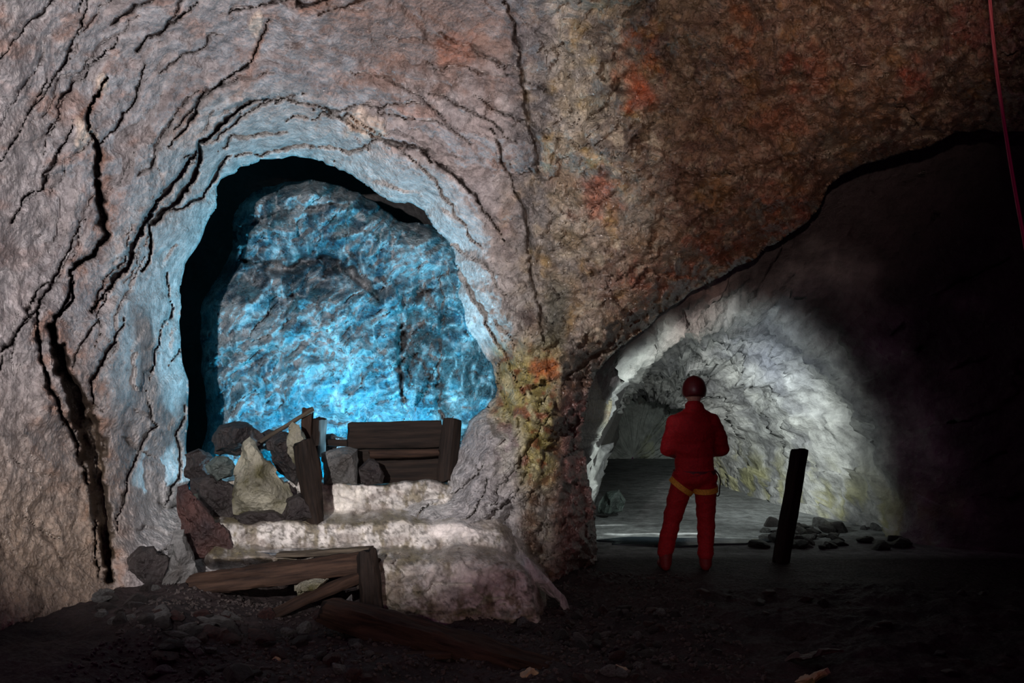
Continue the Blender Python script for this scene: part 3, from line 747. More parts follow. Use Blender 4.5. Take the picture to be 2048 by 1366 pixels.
RK = rock_outline
RK('boulder', [(478, 915), (488, 882), (500, 873), (512, 880), (528, 905), (548, 935), (566, 962), (582, 1000), (585, 1030), (560, 1045), (500, 1042), (470, 1025), (462, 985), (468, 940)], 9.12, .34, M['st_pale'], 3,
   'large pointed pale olive boulder standing on the steps under the left arch', crest=(515, 950))
RK('boulder', [(574, 858), (585, 843), (598, 850), (612, 880), (626, 905), (630, 950), (618, 985), (604, 960), (592, 930), (578, 900)], 9.3, .16, M['st_pale'], 9,
   'tall narrow pale shard of rock between the pointed boulder and the dark leaning timber')
RK('boulder', [(643, 906), (660, 900), (700, 897), (714, 900), (716, 968), (690, 972), (648, 970)], 9.5, .24, M['st_grey'], 12, 'square grey stone block on the top step left of the board fence')
RK('boulder', [(718, 935), (738, 916), (758, 925), (770, 950), (765, 968), (722, 968)], 9.5, .18, M['st_dark'], 17, 'small dark stone just right of the square grey block')
RK('boulder', [(412, 930), (430, 912), (455, 915), (472, 935), (462, 955), (438, 960), (418, 950)], 9.2, .22, M['st_green'], 21, 'grey green stone left of the large pointed boulder')
RK('boulder', [(425, 872), (440, 850), (470, 842), (498, 845), (520, 862), (535, 885), (520, 910), (470, 915), (425, 905)], 9.65, .3, M['st_dark'], 25, 'black rock heaped behind the large pointed boulder, seen against blue light')
RK('boulder', [(536, 880), (560, 862), (578, 868), (590, 905), (600, 945), (590, 975), (560, 950), (540, 915)], 9.45, .22, M['st_dark'], 29, 'dark stone wedged between the pointed boulder and the pale shard')
RK('boulder', [(570, 1000), (600, 985), (625, 1010), (640, 1040), (600, 1055), (560, 1050)], 9.0, .2, M['st_dark'], 33, 'dark wet stone at the foot of the leaning timber')
RK('boulder', [(470, 1030), (500, 1020), (545, 1024), (570, 1040), (560, 1058), (480, 1060)], 8.95, .16, M['st_dark'], 71, 'low dark stone on the step in front of the large pointed boulder')
RK('boulder', [(596, 915), (622, 900), (640, 912), (648, 950), (640, 985), (612, 985)], 9.42, .16, M['st_dark'], 73, 'dark stone behind the leaning timber, left of the square grey block')
RK('boulder', [(520, 868), (540, 856), (560, 866), (566, 890), (540, 905), (520, 892)], 9.75, .18, M['st_dark'], 75, 'small black stone under the sloping plank against the blue light')
RK('boulder', [(640, 872), (665, 866), (700, 878), (716, 900), (690, 915), (645, 912)], 9.95, .16, M['st_dark'], 77, 'black stone behind the square grey block under the low rail')
RK('boulder', [(375, 905), (400, 895), (425, 915), (430, 960), (420, 990), (380, 990), (370, 950)], 9.5, .25, M['st_dark'], 35, 'dark stone against the left foot of the arch')
RK('boulder', [(385, 955), (420, 948), (470, 965), (480, 1010), (470, 1045), (430, 1040), (395, 1000)], 9.25, .26, M['st_dark'], 37, 'dark stone below the grey green stone at the left of the steps')
RK('boulder', [(352, 975), (372, 968), (400, 1000), (430, 1030), (452, 1060), (470, 1100), (480, 1125), (430, 1130), (380, 1115), (362, 1060)], 8.75, .26, M['st_red'], 41,
   'long reddish brown slab leaning at the left end of the pale steps', 'rock slab')
RK('boulder', [(345, 1062), (368, 1060), (376, 1090), (392, 1140), (388, 1175), (350, 1195), (322, 1215), (318, 1190), (338, 1140)], 8.45, .2, M['st_grey'], 43,
   'upright pointed grey slab at the foot of the wall left of the reddish slab', 'rock slab')
RK('boulder', [(250, 1120), (275, 1095), (310, 1090), (335, 1120), (330, 1165), (290, 1180), (245, 1170)], 8.5, .24, M['st_dark'], 47, 'dark stone against the left wall beside the upright grey slab')
RK('boulder', [(594, 1165), (620, 1160), (657, 1158), (645, 1172), (620, 1185), (594, 1200)], 8.0, .14, M['st_pale'], 51, 'pale triangular stone showing beneath the horizontal timber beam')
RK('boulder', [(679, 1215), (690, 1202), (703, 1188), (712, 1205), (716, 1222), (695, 1226)], 7.9, .14, M['st_grey'], 53, 'small grey wedge of stone beside the short post under the beam')
RK('boulder', [(1198, 1005), (1212, 985), (1238, 978), (1252, 1000), (1243, 1025), (1215, 1032), (1197, 1025)], 13.1, .4, M['st_green'], 57, 'greenish boulder at the left foot of the lit tunnel')
_t = RK('trim_1', [(1043, 1112), (1056, 1118), (1080, 1142), (1106, 1166), (1128, 1190), (1141, 1222), (1132, 1226), (1112, 1202), (1086, 1182), (1060, 1160), (1046, 1140)], 8.62, .16, ST('white_flowstone', (.8, .8, .82), (.40, .38, .37)), 59,
   'narrow white flowstone ridge running down the foot of the dark pillar', 'flowstone', amp=.015); tag(_t, kind='structure')
# foreground stones with the warm light painted into their colour
RK('stone', [(1030, 1366), (1040, 1345), (1060, 1334), (1080, 1340), (1088, 1366), (1075, 1395), (1040, 1395)], 6.75, .2, M['st_gold_lit'], 61, 'golden-lit stone at the very bottom, foot of the pillar side', 'stone')
RK('stone', [(1198, 1350), (1205, 1338), (1232, 1330), (1262, 1338), (1266, 1350), (1230, 1358), (1215, 1370)], 6.85, .22, M['st_gold_lit'], 63, 'golden-lit flat stone on the floor below the pillar', 'stone')
RK('stone', [(1580, 1372), (1600, 1356), (1625, 1345), (1655, 1336), (1662, 1345), (1640, 1360), (1600, 1385)], 6.75, .2, M['st_gold_lit'], 65, 'golden-lit stone lying on the dark floor at bottom, furthest right', 'stone')
RK('stone', [(1565, 1320), (1590, 1308), (1640, 1302), (1690, 1298), (1660, 1310), (1600, 1325)], 7.1, .2, M['st_red'], 67, 'long flat reddish stone just behind the golden-lit stone', 'stone')
RK('stone', [(540, 1322), (548, 1315), (562, 1318), (563, 1326), (550, 1329)], 6.9, .06, M['st_gold_lit'], 69, 'tiny golden-lit chip of stone on the floor left of the long beam', 'stone')

# slates and loose stones
prot = [stone_mesh(s, 3) for s in range(100, 112)]
mats = ['st_dark', 'st_dark', 'st_red', 'st_grey']
var = {}
for i, me in enumerate(prot):
    for mn in ('st_dark', 'st_red', 'st_grey'):
        m2 = me.copy(); m2.materials.append(M[mn]); var[(i, mn)] = m2
def put_stone(px, py, size, flat, mn, label, group, name='stone', i=None, p=None):
    rnd = random
    p = p or on_floor(px, py)
    o = bpy.data.objects.new(name, var[(rnd.randrange(12) if i is None else i, mn)]); C.objects.link(o)
    o.location = (p.x, p.y, float(floor_z(p.x, p.y)) + size * flat * .3); o.scale = (size * rnd.uniform(.8, 1.5), size * rnd.uniform(.7, 1.1), size * flat)
    o.rotation_euler = (rnd.uniform(-.25, .25), rnd.uniform(-.25, .25), rnd.uniform(0, 6.28))
    tag(o, label, 'stone', group); return o
for (px, py, s) in [(350, 1270, .07), (375, 1258, .09), (405, 1262, .1), (430, 1247, .1), (455, 1250, .07), (472, 1240, .05), (385, 1300, .08), (420, 1302, .06)]:
    put_stone(px, py, s, .35, 'st_grey', 'thin grey slate lying flat on the floor below the upright grey slab', 'flat slates on the floor at left', 'slate')
for k in range(26):
    put_stone(random.uniform(180, 330), random.uniform(1170, 1250), random.uniform(.03, .08), .7, random.choice(['st_dark', 'st_grey', 'st_grey']), 'small loose stone heaped against the foot of the left wall', 'loose stones at the foot of the left wall')
for k in range(60):
    put_stone(random.uniform(300, 760), random.uniform(1225, 1366), random.uniform(.03, .09), .65, random.choice(['st_dark', 'st_red', 'st_grey', 'st_dark']), 'loose stone on the dark floor in front of the timber beam', 'loose stones in front of the timber beam')
for k in range(70):
    put_stone(random.uniform(1000, 1330), random.uniform(1215, 1366), random.uniform(.02, .065), .7, random.choice(['st_dark', 'st_red', 'st_grey', 'st_dark']), 'loose stone on the dark floor at the foot of the pillar', 'loose stones at the foot of the pillar')
for k in range(34):
    put_stone(random.uniform(1330, 2040), random.uniform(1180, 1366), random.uniform(.02, .06), .6, random.choice(['st_dark', 'st_red']), 'loose stone on the black floor in front of the person', 'loose stones in front of the person')
for k in range(64):
    px = random.uniform(1520, 1830) if k % 2 else random.uniform(1520, 1680); py = random.uniform(1045, 1094) + (px - 1500) * .03
    put_stone(px, py, random.uniform(.04, .12), .7, random.choice(['st_dark', 'st_dark', 'st_grey']), 'loose stone along the right foot of the lit tunnel', 'loose stones along the tunnel wall')
# gravel (uncountable)
gv, gf = [], []
gb = bmesh.new(); bmesh.ops.create_icosphere(gb, subdivisions=1, radius=1); gb.verts.ensure_lookup_table()
bv = [v.co.copy() for v in gb.verts]; bf = [[v.index for v in f.verts] for f in gb.faces]; gb.free()
for k in range(5200):
    x_ = random.uniform(-2.6, 1.6); y_ = random.uniform(5.6, 8.6 + max(0, min(1.3, x_ + .6)))
    s = random.uniform(.006, .024); z_ = float(floor_z(x_, y_)); R_ = Matrix.Rotation(random.uniform(0, 6), 3, Vector((random.random(), random.random(), 1)).normalized()); sc = Vector((random.uniform(.7, 1.4), random.uniform(.6, 1), random.uniform(.4, .8)))
    b0 = len(gv)
    for v in bv:
        q = R_ @ Vector((v.x * sc.x, v.y * sc.y, v.z * sc.z)) * s * random.uniform(.8, 1.2); gv.append((x_ + q.x, y_ + q.y, z_ + q.z + s * .2))
    gf += [tuple(b0 + i for i in f) for f in bf]
o = mesh_obj('gravel', gv, gf, ST('gravel_stone', (.07, .055, .05), (.02, .016, .016)), smooth=False)
tag(o, 'fine broken gravel spread over the dark cave floor', 'gravel', kind='stuff')

# ------------------------------------------------------------------ timbers
def beam(name, p0, p1, w, h, mat, label, cat='timber', roll=0, seed=0, round_=.18, wear=.012, up=Vector((0, 0, 1))):
    d = (p1 - p0); L = d.length; X_ = d.normalized(); Z_ = (up - X_ * up.dot(X_)).normalized(); Y_ = Z_.cross(X_)
    n = max(8, int(L / .035)); K = 24; vs, fs = [], []
    for i in range(n + 1):
        t = i / n
        e = 1 - (.06 if i in (0, n) else 0)
        for k in range(K):
            a = 2 * math.pi * k / K + .001; c_, s_ = math.cos(a), math.sin(a); pw = 2 + 8 * (1 - round_) ** 3
            q = (abs(c_) ** pw + abs(s_) ** pw) ** (-1 / pw)
            v = Vector(((t - .5) * L, c_ * q * w / 2 * e, s_ * q * h / 2 * e))
            nz = mnoise.noise(Vector((v.x * 2, v.y * 9 + seed, v.z * 9))) * wear + mnoise.noise(Vector((v.x * 9, v.y * 30 + seed, v.z * 30))) * wear * .5
            if i in (0, n): v.x += nz * 2.5
            v.y += nz * c_; v.z += nz * s_ + .02 * math.sin(t * 5 + seed) * wear * 20 * .1
            vs.append(v)
    for i in range(n):
        for k in range(K): fs.append((i * K + k, (i + 1) * K + k, (i + 1) * K + (k + 1) % K, i * K + (k + 1) % K))
    fs += [tuple(range(K)), tuple(range((n + 1) * K - 1, n * K - 1, -1))]
    o = mesh_obj(name, vs, fs, mat); o.data.set_sharp_from_angle(angle=math.radians(40))
    Rm = Matrix((X_, Y_, Z_)).transposed() @ Matrix.Rotation(roll, 3, 'X')
    o.matrix_world = Matrix.Translation((p0 + p1) / 2) @ Rm.to_4x4()
    tag(o, label, cat); return o
beam('wooden_board', at(696, 872, 9.62), at(884, 866, 9.72), .04, .235, M['wood'], 'dark horizontal board, topmost of the low fence across the arch sill', seed=1)
beam('wooden_board', at(704, 930, 9.74), at(886, 926, 9.82), .04, .335, M['wood'], 'dark horizontal board, lowest of the low fence across the arch sill', seed=5)
beam('log', at(738, 908, 9.56), at(878, 905, 9.62), .07, .07, M['wood3'], 'thin round brown log lying in front of the two fence boards', 'log', seed=2, round_=1)
beam('wooden_post', at(905, 838, 9.70), at(892, 962, 9.60), .13, .15, M['wood'], 'short square timber post at the right end of the low fence', seed=3)
beam('wooden_plank', at(518, 884, 9.55), at(626, 819, 9.62), .10, .035, M['wood2'], 'narrow plank sloping up against the blue light above the boulders', seed=4)
beam('wooden_post', at(616, 816, 9.66), at(614, 905, 9.62), .09, .10, M['wood3'], 'short upright timber stub at the upper end of the sloping plank', seed=6)
beam('wooden_post', at(640, 837, 9.68), at(636, 910, 9.66), .09, .11, M['wood'], 'short dark upright stub just right of the sloping plank end', seed=7)
beam('wooden_rail', at(640, 884, 9.78), at(705, 886, 9.78), .06, .06, M['wood'], 'low dark rail bridging the gap between the upright stub and the board fence', seed=9)
beam('wooden_post', at(608, 880, 9.12), at(632, 1045, 8.98), .13, .17, M['wood'], 'thick dark timber leaning on the steps right of the pale shard', seed=8, wear=.03)
beam('timber_beam', at(385, 1168, 8.3), at(752, 1122, 8.2), .16, .15, M['wood3'], 'long dark horizontal beam lying at the foot of the pale steps', seed=10, wear=.03)
beam('timber_beam', at(560, 1110, 8.42), at(742, 1100, 8.42), .08, .05, M['wood2'], 'flat weathered timber on top of the long beam, beside the wet ledge', seed=15, wear=.02)
beam('wooden_post', at(734, 1108, 8.14), at(744, 1240, 7.95), .15, .18, M['wood'], 'short dark post carrying the right end of the long beam', seed=11, wear=.03)
beam('wooden_plank', at(500, 1250, 7.7), at(716, 1152, 8.05), .12, .06, M['wood3'], 'dark plank sloping up from the floor to beneath the long beam', seed=12, wear=.02)
beam('timber_beam', at(655, 1222, 7.5), at(1110, 1352, 6.9), .22, .17, M['wood3'], 'heavy dark beam running diagonally across the foreground floor', seed=13, wear=.04)
beam('wooden_plank', at(720, 1316, 7.0), at(900, 1308, 7.05), .12, .04, M['wood3'], 'short dark plank lying flat just left of the diagonal beam end', seed=14)
beam('wooden_post', at(1601, 899, 10.62), at(1560, 1128, 10.45), .13, .13, M['wood'], 'dark post leaning to the right against the lit tunnel wall', seed=16)
bpy.context.view_layer.update()

# wet pool on the terrace
pts2 = []
for i in range(36):
    a = 2 * math.pi * i / 36; r = 1 + .12 * math.sin(4 * a)
    pts2.append((X(632, 8.55) + .44 * r * math.cos(a), 8.55 + .11 * r * math.sin(a)))
o = pool('puddle', pts2, Z(1104, 8.5), 'narrow wet pool on the ledge behind the long beam')

# ------------------------------------------------------------------ rope
cu = bpy.data.curves.new('rope', 'CURVE'); cu.dimensions = '3D'; cu.bevel_depth = .0065; cu.bevel_resolution = 3
pts = [at(1968, -260, 4.2), at(1978, -30, 4.05), at(1992, 130, 3.95), at(2012, 270, 3.85), at(2030, 380, 3.78), at(2052, 500, 3.7), at(2075, 640, 3.6), at(2105, 860, 3.5), Vector((1.80, 3.45, .9)), Vector((1.84, 3.42, .02)), Vector((1.95, 3.5, .03))]
sp = cu.splines.new('BEZIER'); sp.bezier_points.add(len(pts) - 1)
for b_, p_ in zip(sp.bezier_points, pts): b_.co = p_; b_.handle_left_type = b_.handle_right_type = 'AUTO'
m, t, b = nt('red_braided_rope'); wv = t.nodes.new('ShaderNodeTexWave'); wv.inputs['Scale'].default_value = 40; wv.inputs['Distortion'].default_value = 1
tc = t.nodes.new('ShaderNodeTexCoord'); t.links.new(tc.outputs['Object'], wv.inputs['Vector'])
cr = t.nodes.new('ShaderNodeValToRGB'); cr.color_ramp.elements[0].color = (.20, .03, .035, 1); cr.color_ramp.elements[1].color = (.36, .09, .09, 1)
t.links.new(wv.outputs[0], cr.inputs[0]); t.links.new(cr.outputs[0], b.inputs['Base Color']); b.inputs['Roughness'].default_value = .8
cu.materials.append(m)
tmp = bpy.data.objects.new('tmp_rope', cu); C.objects.link(tmp)
dg = bpy.context.evaluated_depsgraph_get()
me = bpy.data.meshes.new_from_object(tmp.evaluated_get(dg)); bpy.data.objects.remove(tmp)
o = bpy.data.objects.new('rope', me); C.objects.link(o); tag(o, 'thin reddish rope hanging down from the roof beside the right wall', 'rope')

# ------------------------------------------------------------------ person
PD = 10.09; PS = PD / F
def pw(px, py, dy=0): return Vector(((px - CX) * PS, PD + dy, CAMZ - (py - CY) * PS))
root = bpy.data.objects.new('person', None); C.objects.link(root); root.location = (pw(1385, 1140).x, PD, 0)
tag(root, 'person in a red coverall and helmet standing with back turned at the tunnel mouth', 'person')

def capsule(bm, a, b, ra, rb, n=20, flat=1.0, fdir=None):
    d = b - a; L = d.length; z_ = d.normalized() if L > 1e-6 else Vector((0, 0, 1))
    x_ = z_.cross(Vector((0, 1, 0))); x_ = x_.normalized() if x_.length > .05 else Vector((1, 0, 0)); y_ = z_.cross(x_)
    rings = []
    seq = [(-ra * math.cos(t), ra * math.sin(t)) for t in [math.pi / 2 * k / 5 for k in range(1, 6)]] + [(L + rb * math.sin(t), rb * math.cos(t)) for t in [math.pi / 2 * k / 5 for k in range(0, 5)]]
    for s, r in seq:
        rings.append([bm.verts.new(a + z_ * s + x_ * r * math.cos(2 * math.pi * k / n) + y_ * r * flat * math.sin(2 * math.pi * k / n)) for k in range(n)])
    for q in range(len(rings) - 1):
        for k in range(n): bm.faces.new((rings[q][k], rings[q][(k + 1) % n], rings[q + 1][(k + 1) % n], rings[q + 1][k]))
    bm.faces.new(rings[0][::-1]); bm.faces.new(rings[-1])

def ellipsoid(bm, c_, r, seg=24):
    g_ = bmesh.ops.create_uvsphere(bm, u_segments=seg, v_segments=seg // 2, radius=1)
    for v in g_['verts']: v.co = Vector((v.co.x * r[0], v.co.y * r[1], v.co.z * r[2])) + c_

def fuse(name, bm, mat, voxel, smooth=2, wrinkle=0, seed=0):
    bmesh.ops.recalc_face_normals(bm, faces=bm.faces)
    me = bpy.data.meshes.new(name); bm.to_mesh(me); bm.free()
    tmp = bpy.data.objects.new('t', me); C.objects.link(tmp)
    r = tmp.modifiers.new('r', 'REMESH'); r.mode = 'VOXEL'; r.voxel_size = voxel
    if smooth: s = tmp.modifiers.new('s', 'SMOOTH'); s.iterations = smooth; s.factor = .5
    dg = bpy.context.evaluated_depsgraph_get(); m2 = bpy.data.meshes.new_from_object(tmp.evaluated_get(dg)); bpy.data.objects.remove(tmp); m2.name = name
    if wrinkle:
        for v, nrm in [(v, v.normal.copy()) for v in m2.vertices]:
            p = v.co; k = mnoise.noise(Vector((p.x * 7, p.y * 7, p.z * 16 + seed))) + .5 * mnoise.noise(Vector((p.x * 18, p.y * 18, p.z * 34 + seed)))
            v.co = p + nrm * k * wrinkle
    m2.polygons.foreach_set('use_smooth', [True] * len(m2.polygons)); m2.materials.clear(); m2.materials.append(mat)
    o = bpy.data.objects.new(name, m2); C.objects.link(o); o.parent = root; o.matrix_parent_inverse = Matrix.Translation(-root.location)
    return o
skin = plain('skin', (.50, .30, .22), .5); red = plain('red_coverall_fabric', (.42, .008, .014), .75, bump=.5, scale=60); helm = plain('dark_red_helmet_shell', (.10, .008, .012), .4)
bootm = plain('dark_rubber_boot', (.22, .02, .02), .55); yel_ = plain('yellow_webbing', (.75, .42, .05), .7); blk = plain('black_webbing', (.03, .025, .03), .6)
lampm = plain('grey_lamp_plastic', (.35, .35, .36), .35)

J = dict(head=pw(1389, 788, .02), neck=pw(1388, 822, 0), chest=pw(1388, 862, .0), waist=pw(1389, 925, 0), hip=pw(1388, 950, 0),
         shL=pw(1352, 846, 0), shR=pw(1425, 846, 0), elL=pw(1339, 897, .06), elR=pw(1444, 897, .06), wrL=pw(1366, 915, .26), wrR=pw(1412, 913, .26),
         hiL=pw(1367, 958), hiR=pw(1410, 958), knL=pw(1345, 1036, .02), knR=pw(1413, 1040, .03), anL=pw(1331, 1118, 0), anR=pw(1411, 1120, .0))
# body: one continuous surface
bm = bmesh.new()
ellipsoid(bm, J['head'] + Vector((0, .005, 0)), (.074, .094, .108)); ellipsoid(bm, J['head'] + Vector((0, .035, -.07)), (.052, .05, .045))
capsule(bm, J['head'] + Vector((0, -.015, -.07)), J['neck'], .055, .062)
hc = J['head'] + Vector((0, .093, -.012))
capsule(bm, hc + Vector((0, -.008, .02)), hc + Vector((0, .014, -.012)), .010, .014, 10)         # nose
capsule(bm, hc + Vector((-.018, -.008, -.048)), hc + Vector((.018, -.008, -.048)), .008, .008, 10)   # lips
for s in (-1, 1): ellipsoid(bm, J['head'] + Vector((s * .077, 0, -.012)), (.010, .018, .03), 12)      # ears
ellipsoid(bm, J['chest'], (.155, .10, .19)); ellipsoid(bm, (J['waist'] + J['hip']) / 2, (.145, .095, .13))
capsule(bm, J['neck'] + Vector((-.09, 0, -.075)), J['neck'] + Vector((.09, 0, -.075)), .045, .045)
for s, k in ((-1, 'L'), (1, 'R')):
    capsule(bm, J['sh' + k], J['el' + k], .055, .042); capsule(bm, J['el' + k], J['wr' + k], .042, .028)
    capsule(bm, J['hi' + k], J['kn' + k], .088, .058); capsule(bm, J['kn' + k], J['an' + k], .056, .036)
    a_ = J['an' + k]; capsule(bm, a_ + Vector((0, -.03, -.045)), a_ + Vector((s * .015, .14, -.06)), .035, .028)
    w_ = J['wr' + k]; dr = Vector((-s * .45, .88, .12)).normalized(); side = Vector((0, .1, 1)).normalized()
    pc = w_ + dr * .05; capsule(bm, w_, w_ + dr * .075, .026, .030, flat=1.0)
    for f_ in range(4):
        off = side * (.026 - f_ * .018); ln = (.036, .041, .038, .03)[f_]; b0 = w_ + dr * .08 + off
        k1 = b0 + dr * ln; k2 = k1 + (dr * .5 + Vector((-s * .85, -.1, 0))).normalized() * ln * .75; k3 = k2 + Vector((-s * .6, -.8, 0)).normalized() * ln * .6
        capsule(bm, b0, k1, .0095, .009, 10); capsule(bm, k1, k2, .009, .0085, 10); capsule(bm, k2, k3, .0085, .008, 10)
    t0 = w_ + dr * .03 + side * .024; t1 = t0 + (side + dr * .6 + Vector((-s * .5, 0, 0))).normalized() * .04; t2 = t1 + (dr + Vector((-s * .7, 0, 0))).normalized() * .032
    capsule(bm, t0, t1, .012, .011, 10); capsule(bm, t1, t2, .011, .0095, 10)
fuse('body', bm, skin, .0065, 2)
for s in (-1, 1):
    bm = bmesh.new(); ellipsoid(bm, J['head'] + Vector((s * .03, .086, .012)), (.012, .010, .008), 12)
    me = bpy.data.meshes.new('eye'); bm.to_mesh(me); bm.free(); me.materials.append(plain('eye_white', (.7, .7, .7), .2, vary=.02)); o = bpy.data.objects.new('eye', me); C.objects.link(o); o.parent = root; o.matrix_parent_inverse = Matrix.Translation(-root.location)
# coverall
bm = bmesh.new()
ellipsoid(bm, J['chest'] + Vector((0, -.01, .0)), (.205, .14, .225)); ellipsoid(bm, J['waist'] + Vector((0, 0, -.01)), (.185, .135, .15)); ellipsoid(bm, J['hip'] + Vector((0, -.02, -.0)), (.195, .135, .12))
ellipsoid(bm, (J['chest'] + J['waist']) / 2, (.19, .135, .2))
capsule(bm, J['shL'] + Vector((.0, 0, -.01)), J['neck'] + Vector((-.03, 0, -.05)), .086, .09); capsule(bm, J['shR'] + Vector((-.0, 0, -.01)), J['neck'] + Vector((.03, 0, -.05)), .086, .09)
capsule(bm, J['neck'] + Vector((0, 0, -.06)), J['neck'] + Vector((0, 0, .03)), .105, .085)
for k in 'LR':
    capsule(bm, J['sh' + k], J['el' + k], .088, .080); capsule(bm, J['el' + k], J['wr' + k], .076, .048)
    capsule(bm, J['hi' + k], J['kn' + k], .112, .086); capsule(bm, J['kn' + k], J['an' + k] + Vector((0, 0, .06)), .084, .074)
cov = fuse('coverall', bm, red, .014, 3, .012, 4)
# the coverall's sleeves end at the wrists, trouser legs over the boots
bm = bmesh.new()
for s, k in ((-1, 'L'), (1, 'R')): pass
bm.free()
for s, k in ((-1, 'L'), (1, 'R')):
    bm = bmesh.new(); a_ = J['an' + k]
    capsule(bm, a_ + Vector((0, 0, .10)), a_ + Vector((0, -.01, -.03)), .066, .058); zf = .045
    h = Vector((a_.x, a_.y - .02, zf)); capsule(bm, h, h + Vector((s * .02, .16, -.004)), .05, .045, flat=.9)
    bt_ = fuse('boot', bm, bootm, .01, 2)
    bt_['label'] = 'dark red rubber boot'
# helmet
bm = bmesh.new(); hh = J['head'] + Vector((0, -.002, .035)); ellipsoid(bm, hh, (.115, .138, .135), 32)
geo = bmesh.ops.bisect_plane(bm, geom=bm.verts[:] + bm.edges[:] + bm.faces[:], plane_co=hh + Vector((0, 0, -.062)), plane_no=(0, -.1, -1), clear_outer=True)
bmesh.ops.solidify(bm, geom=bm.faces[:], thickness=.008)
me = bpy.data.meshes.new('helmet'); bm.to_mesh(me); bm.free(); me.polygons.foreach_set('use_smooth', [True] * len(me.polygons)); me.materials.append(helm)
he = bpy.data.objects.new('helmet', me); C.objects.link(he); he.parent = root; he.matrix_parent_inverse = Matrix.Translation(-root.location)
he['label'] = 'dark red rounded climbing helmet'
def ringband(name, c_, rx, ry, w_, tilt, mat, parent, tk=.006, lift=0):
    vs, fs = [], []; n = 40
    Rm = Matrix.Rotation(tilt[0], 3, 'X') @ Matrix.Rotation(tilt[1], 3, 'Y')
    for i in range(n):
        a = 2 * math.pi * i / n
        for (dr_, dz) in ((0, -w_ / 2), (tk, -w_ / 2), (tk, w_ / 2), (0, w_ / 2)):
            vs.append(c_ + Rm @ Vector(((rx + dr_) * math.cos(a), (ry + dr_) * math.sin(a), dz)))
    for i in range(n):
        for k in range(4): fs.append((i * 4 + k, ((i + 1) % n) * 4 + k, ((i + 1) % n) * 4 + (k + 1) % 4, i * 4 + (k + 1) % 4))
    o = mesh_obj(name, vs, fs, mat, smooth=False); o.parent = parent; o.matrix_parent_inverse = Matrix.Translation(-root.location); return o
ringband('head_strap', hh + Vector((0, 0, -.045)), .110, .132, .022, (0, 0), plain('grey_elastic_strap', (.3, .12, .12), .6), he)
bm = bmesh.new(); bmesh.ops.create_cube(bm, size=1)
for v in bm.verts: v.co = Vector((v.co.x * .055, v.co.y * .03, v.co.z * .03)) + hh + Vector((.02, -.138, -.045))
bmesh.ops.bevel(bm, geom=bm.edges[:], offset=.006, segments=2, affect='EDGES')
me = bpy.data.meshes.new('battery_pack'); bm.to_mesh(me); bm.free(); me.materials.append(plain('dark_grey_plastic', (.16, .07, .08), .4)); o = bpy.data.objects.new('battery_pack', me); C.objects.link(o); o.parent = he; o.matrix_parent_inverse = Matrix.Translation(-root.location)
bm = bmesh.new(); ellipsoid(bm, hh + Vector((0, .15, -.02)), (.03, .02, .024), 16)
me = bpy.data.meshes.new('headlamp'); bm.to_mesh(me); bm.free(); me.materials.append(lampm); o = bpy.data.objects.new('headlamp', me); C.objects.link(o); o.parent = he; o.matrix_parent_inverse = Matrix.Translation(-root.location)
# collar, harness
ringband('collar', pw(1388, 826), .088, .085, .07, (0, 0), red, root, tk=.014)
o = ringband('harness_belt', pw(1389, 944), .192, .140, .04, (0, 0), plain('dark_red_webbing', (.12, .01, .02), .6), root); 
def legloop(k, c_, r, tx, ty):
    o = ringband('leg_loop', c_, r, r * 1.02, .05, (tx, ty), yel_, root, tk=.01); o['label'] = 'yellow harness leg loop'
legloop('L', pw(1363, 972), .115, .12, .62); legloop('R', pw(1410, 978), .110, .12, -.06)
# hanging sling at right hip
cu = bpy.data.curves.new('sling', 'CURVE'); cu.dimensions = '3D'; cu.bevel_depth = .006; sp = cu.splines.new('BEZIER'); pts = [pw(1430, 940, -.02), pw(1438, 952, -.02), pw(1439, 975, -.01), pw(1434, 992, 0), pw(1431, 970, .02)]
sp.bezier_points.add(4)
for b_, p_ in zip(sp.bezier_points, pts): b_.co = p_; b_.handle_left_type = b_.handle_right_type = 'AUTO'
cu.materials.append(blk); tmp = bpy.data.objects.new('t', cu); C.objects.link(tmp); dg = bpy.context.evaluated_depsgraph_get(); me = bpy.data.meshes.new_from_object(tmp.evaluated_get(dg)); bpy.data.objects.remove(tmp)
o = bpy.data.objects.new('sling', me); C.objects.link(o); o.parent = root; o.matrix_parent_inverse = Matrix.Translation(-root.location)
# torch held in both hands
hp = (J['wrL'] + J['wrR']) / 2 + Vector((0, .1, .005))
bm = bmesh.new(); capsule(bm, hp + Vector((0, -.02, 0)), hp + Vector((0, .10, 0)), .018, .018, 16); capsule(bm, hp + Vector((0, .08, 0)), hp + Vector((0, .13, 0)), .018, .032, 16)
me = bpy.data.meshes.new('torch'); bm.to_mesh(me); bm.free(); me.materials.append(lampm); o = bpy.data.objects.new('torch', me); C.objects.link(o); tag(o, "small grey torch held in front of the person's belly", 'torch')

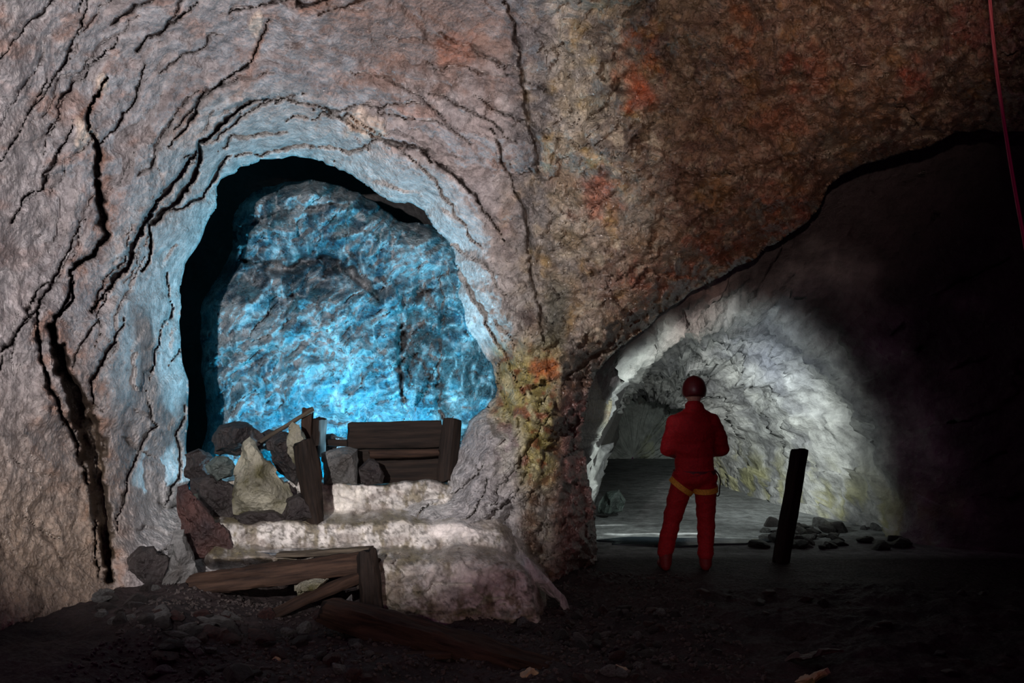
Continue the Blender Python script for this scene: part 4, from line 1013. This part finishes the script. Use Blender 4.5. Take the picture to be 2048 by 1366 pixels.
# ------------------------------------------------------------------ lights
def spot(name, loc, target, energy, color, angle, blend, radius=.05):
    l = bpy.data.lights.new(name, 'SPOT'); l.energy = energy; l.color = color; l.spot_size = math.radians(angle); l.spot_blend = blend; l.shadow_soft_size = radius
    o = bpy.data.objects.new(name, l); C.objects.link(o); o.location = loc
    o.rotation_euler = (Vector(target) - Vector(loc)).to_track_quat('-Z', 'Y').to_euler(); return o
def point(name, loc, energy, color, radius=.05):
    l = bpy.data.lights.new(name, 'POINT'); l.energy = energy; l.color = color; l.shadow_soft_size = radius
    o = bpy.data.objects.new(name, l); C.objects.link(o); o.location = loc; return o
spot('key_lamp', (-1.9, .8, 2.9), at(470, 405, 9), 2650, (1, .93, .92), 53, .40, .03)
spot('overhang_fill', (.2, .5, 2.6), at(1270, -10, 8), 880, (1, .70, .58), 44, .8, .03)  # added unseen spot to brighten the overhang
spot('blue_lamp', at(680, 930, 10.3), at(680, 700, 12.6), 330, (.02, .50, .76), 150, .4, .04)
spot('blue_side_fill', at(1040, 640, 10.5), at(640, 600, 12.5), 230, (.015, .46, .70), 130, .6, .03)  # added spot hidden behind the pillar, evens out the blue wall
spot('blue_rim_fill', at(780, 905, 9.9), at(560, 560, 9.3), 200, (.34, .74, 1.0), 160, .4, .05)  # added spot hidden behind the boards to light the arch rim
spot('tunnel_lamp', pw(1390, 900, .95), pw(1440, 860, 5), 60, (.90, 1.0, .96), 157, .35, .04)
spot('head_lamp', pw(1392, 790, .5), at(1545, 880, 14), 640, (.92, 1.0, .97), 58, 1.0, .03)
spot('rubble_fill', (.4, 1.2, 1.5), (.1, 6.7, 0), 150, (1, .82, .66), 44, .8, .05)  # added unseen spot to lift the foreground stones

w = bpy.data.worlds.new('World'); bpy.context.scene.world = w; w.use_nodes = True
w.node_tree.nodes['Background'].inputs[0].default_value = (1, .06, .75, 1); w.node_tree.nodes['Background'].inputs[1].default_value = .07

# ------------------------------------------------------------------ camera
cam = bpy.data.cameras.new('camera'); co = bpy.data.objects.new('camera', cam); C.objects.link(co)
cam.sensor_width = 36; cam.lens = 36 * F / 2048; co.location = (0, 0, CAMZ); co.rotation_euler = (math.radians(90), 0, 0); cam.clip_end = 200
sc = bpy.context.scene; sc.camera = co
sc.view_settings.view_transform = 'Standard'; sc.view_settings.look = 'None'; sc.view_settings.exposure = 0; sc.view_settings.gamma = 1
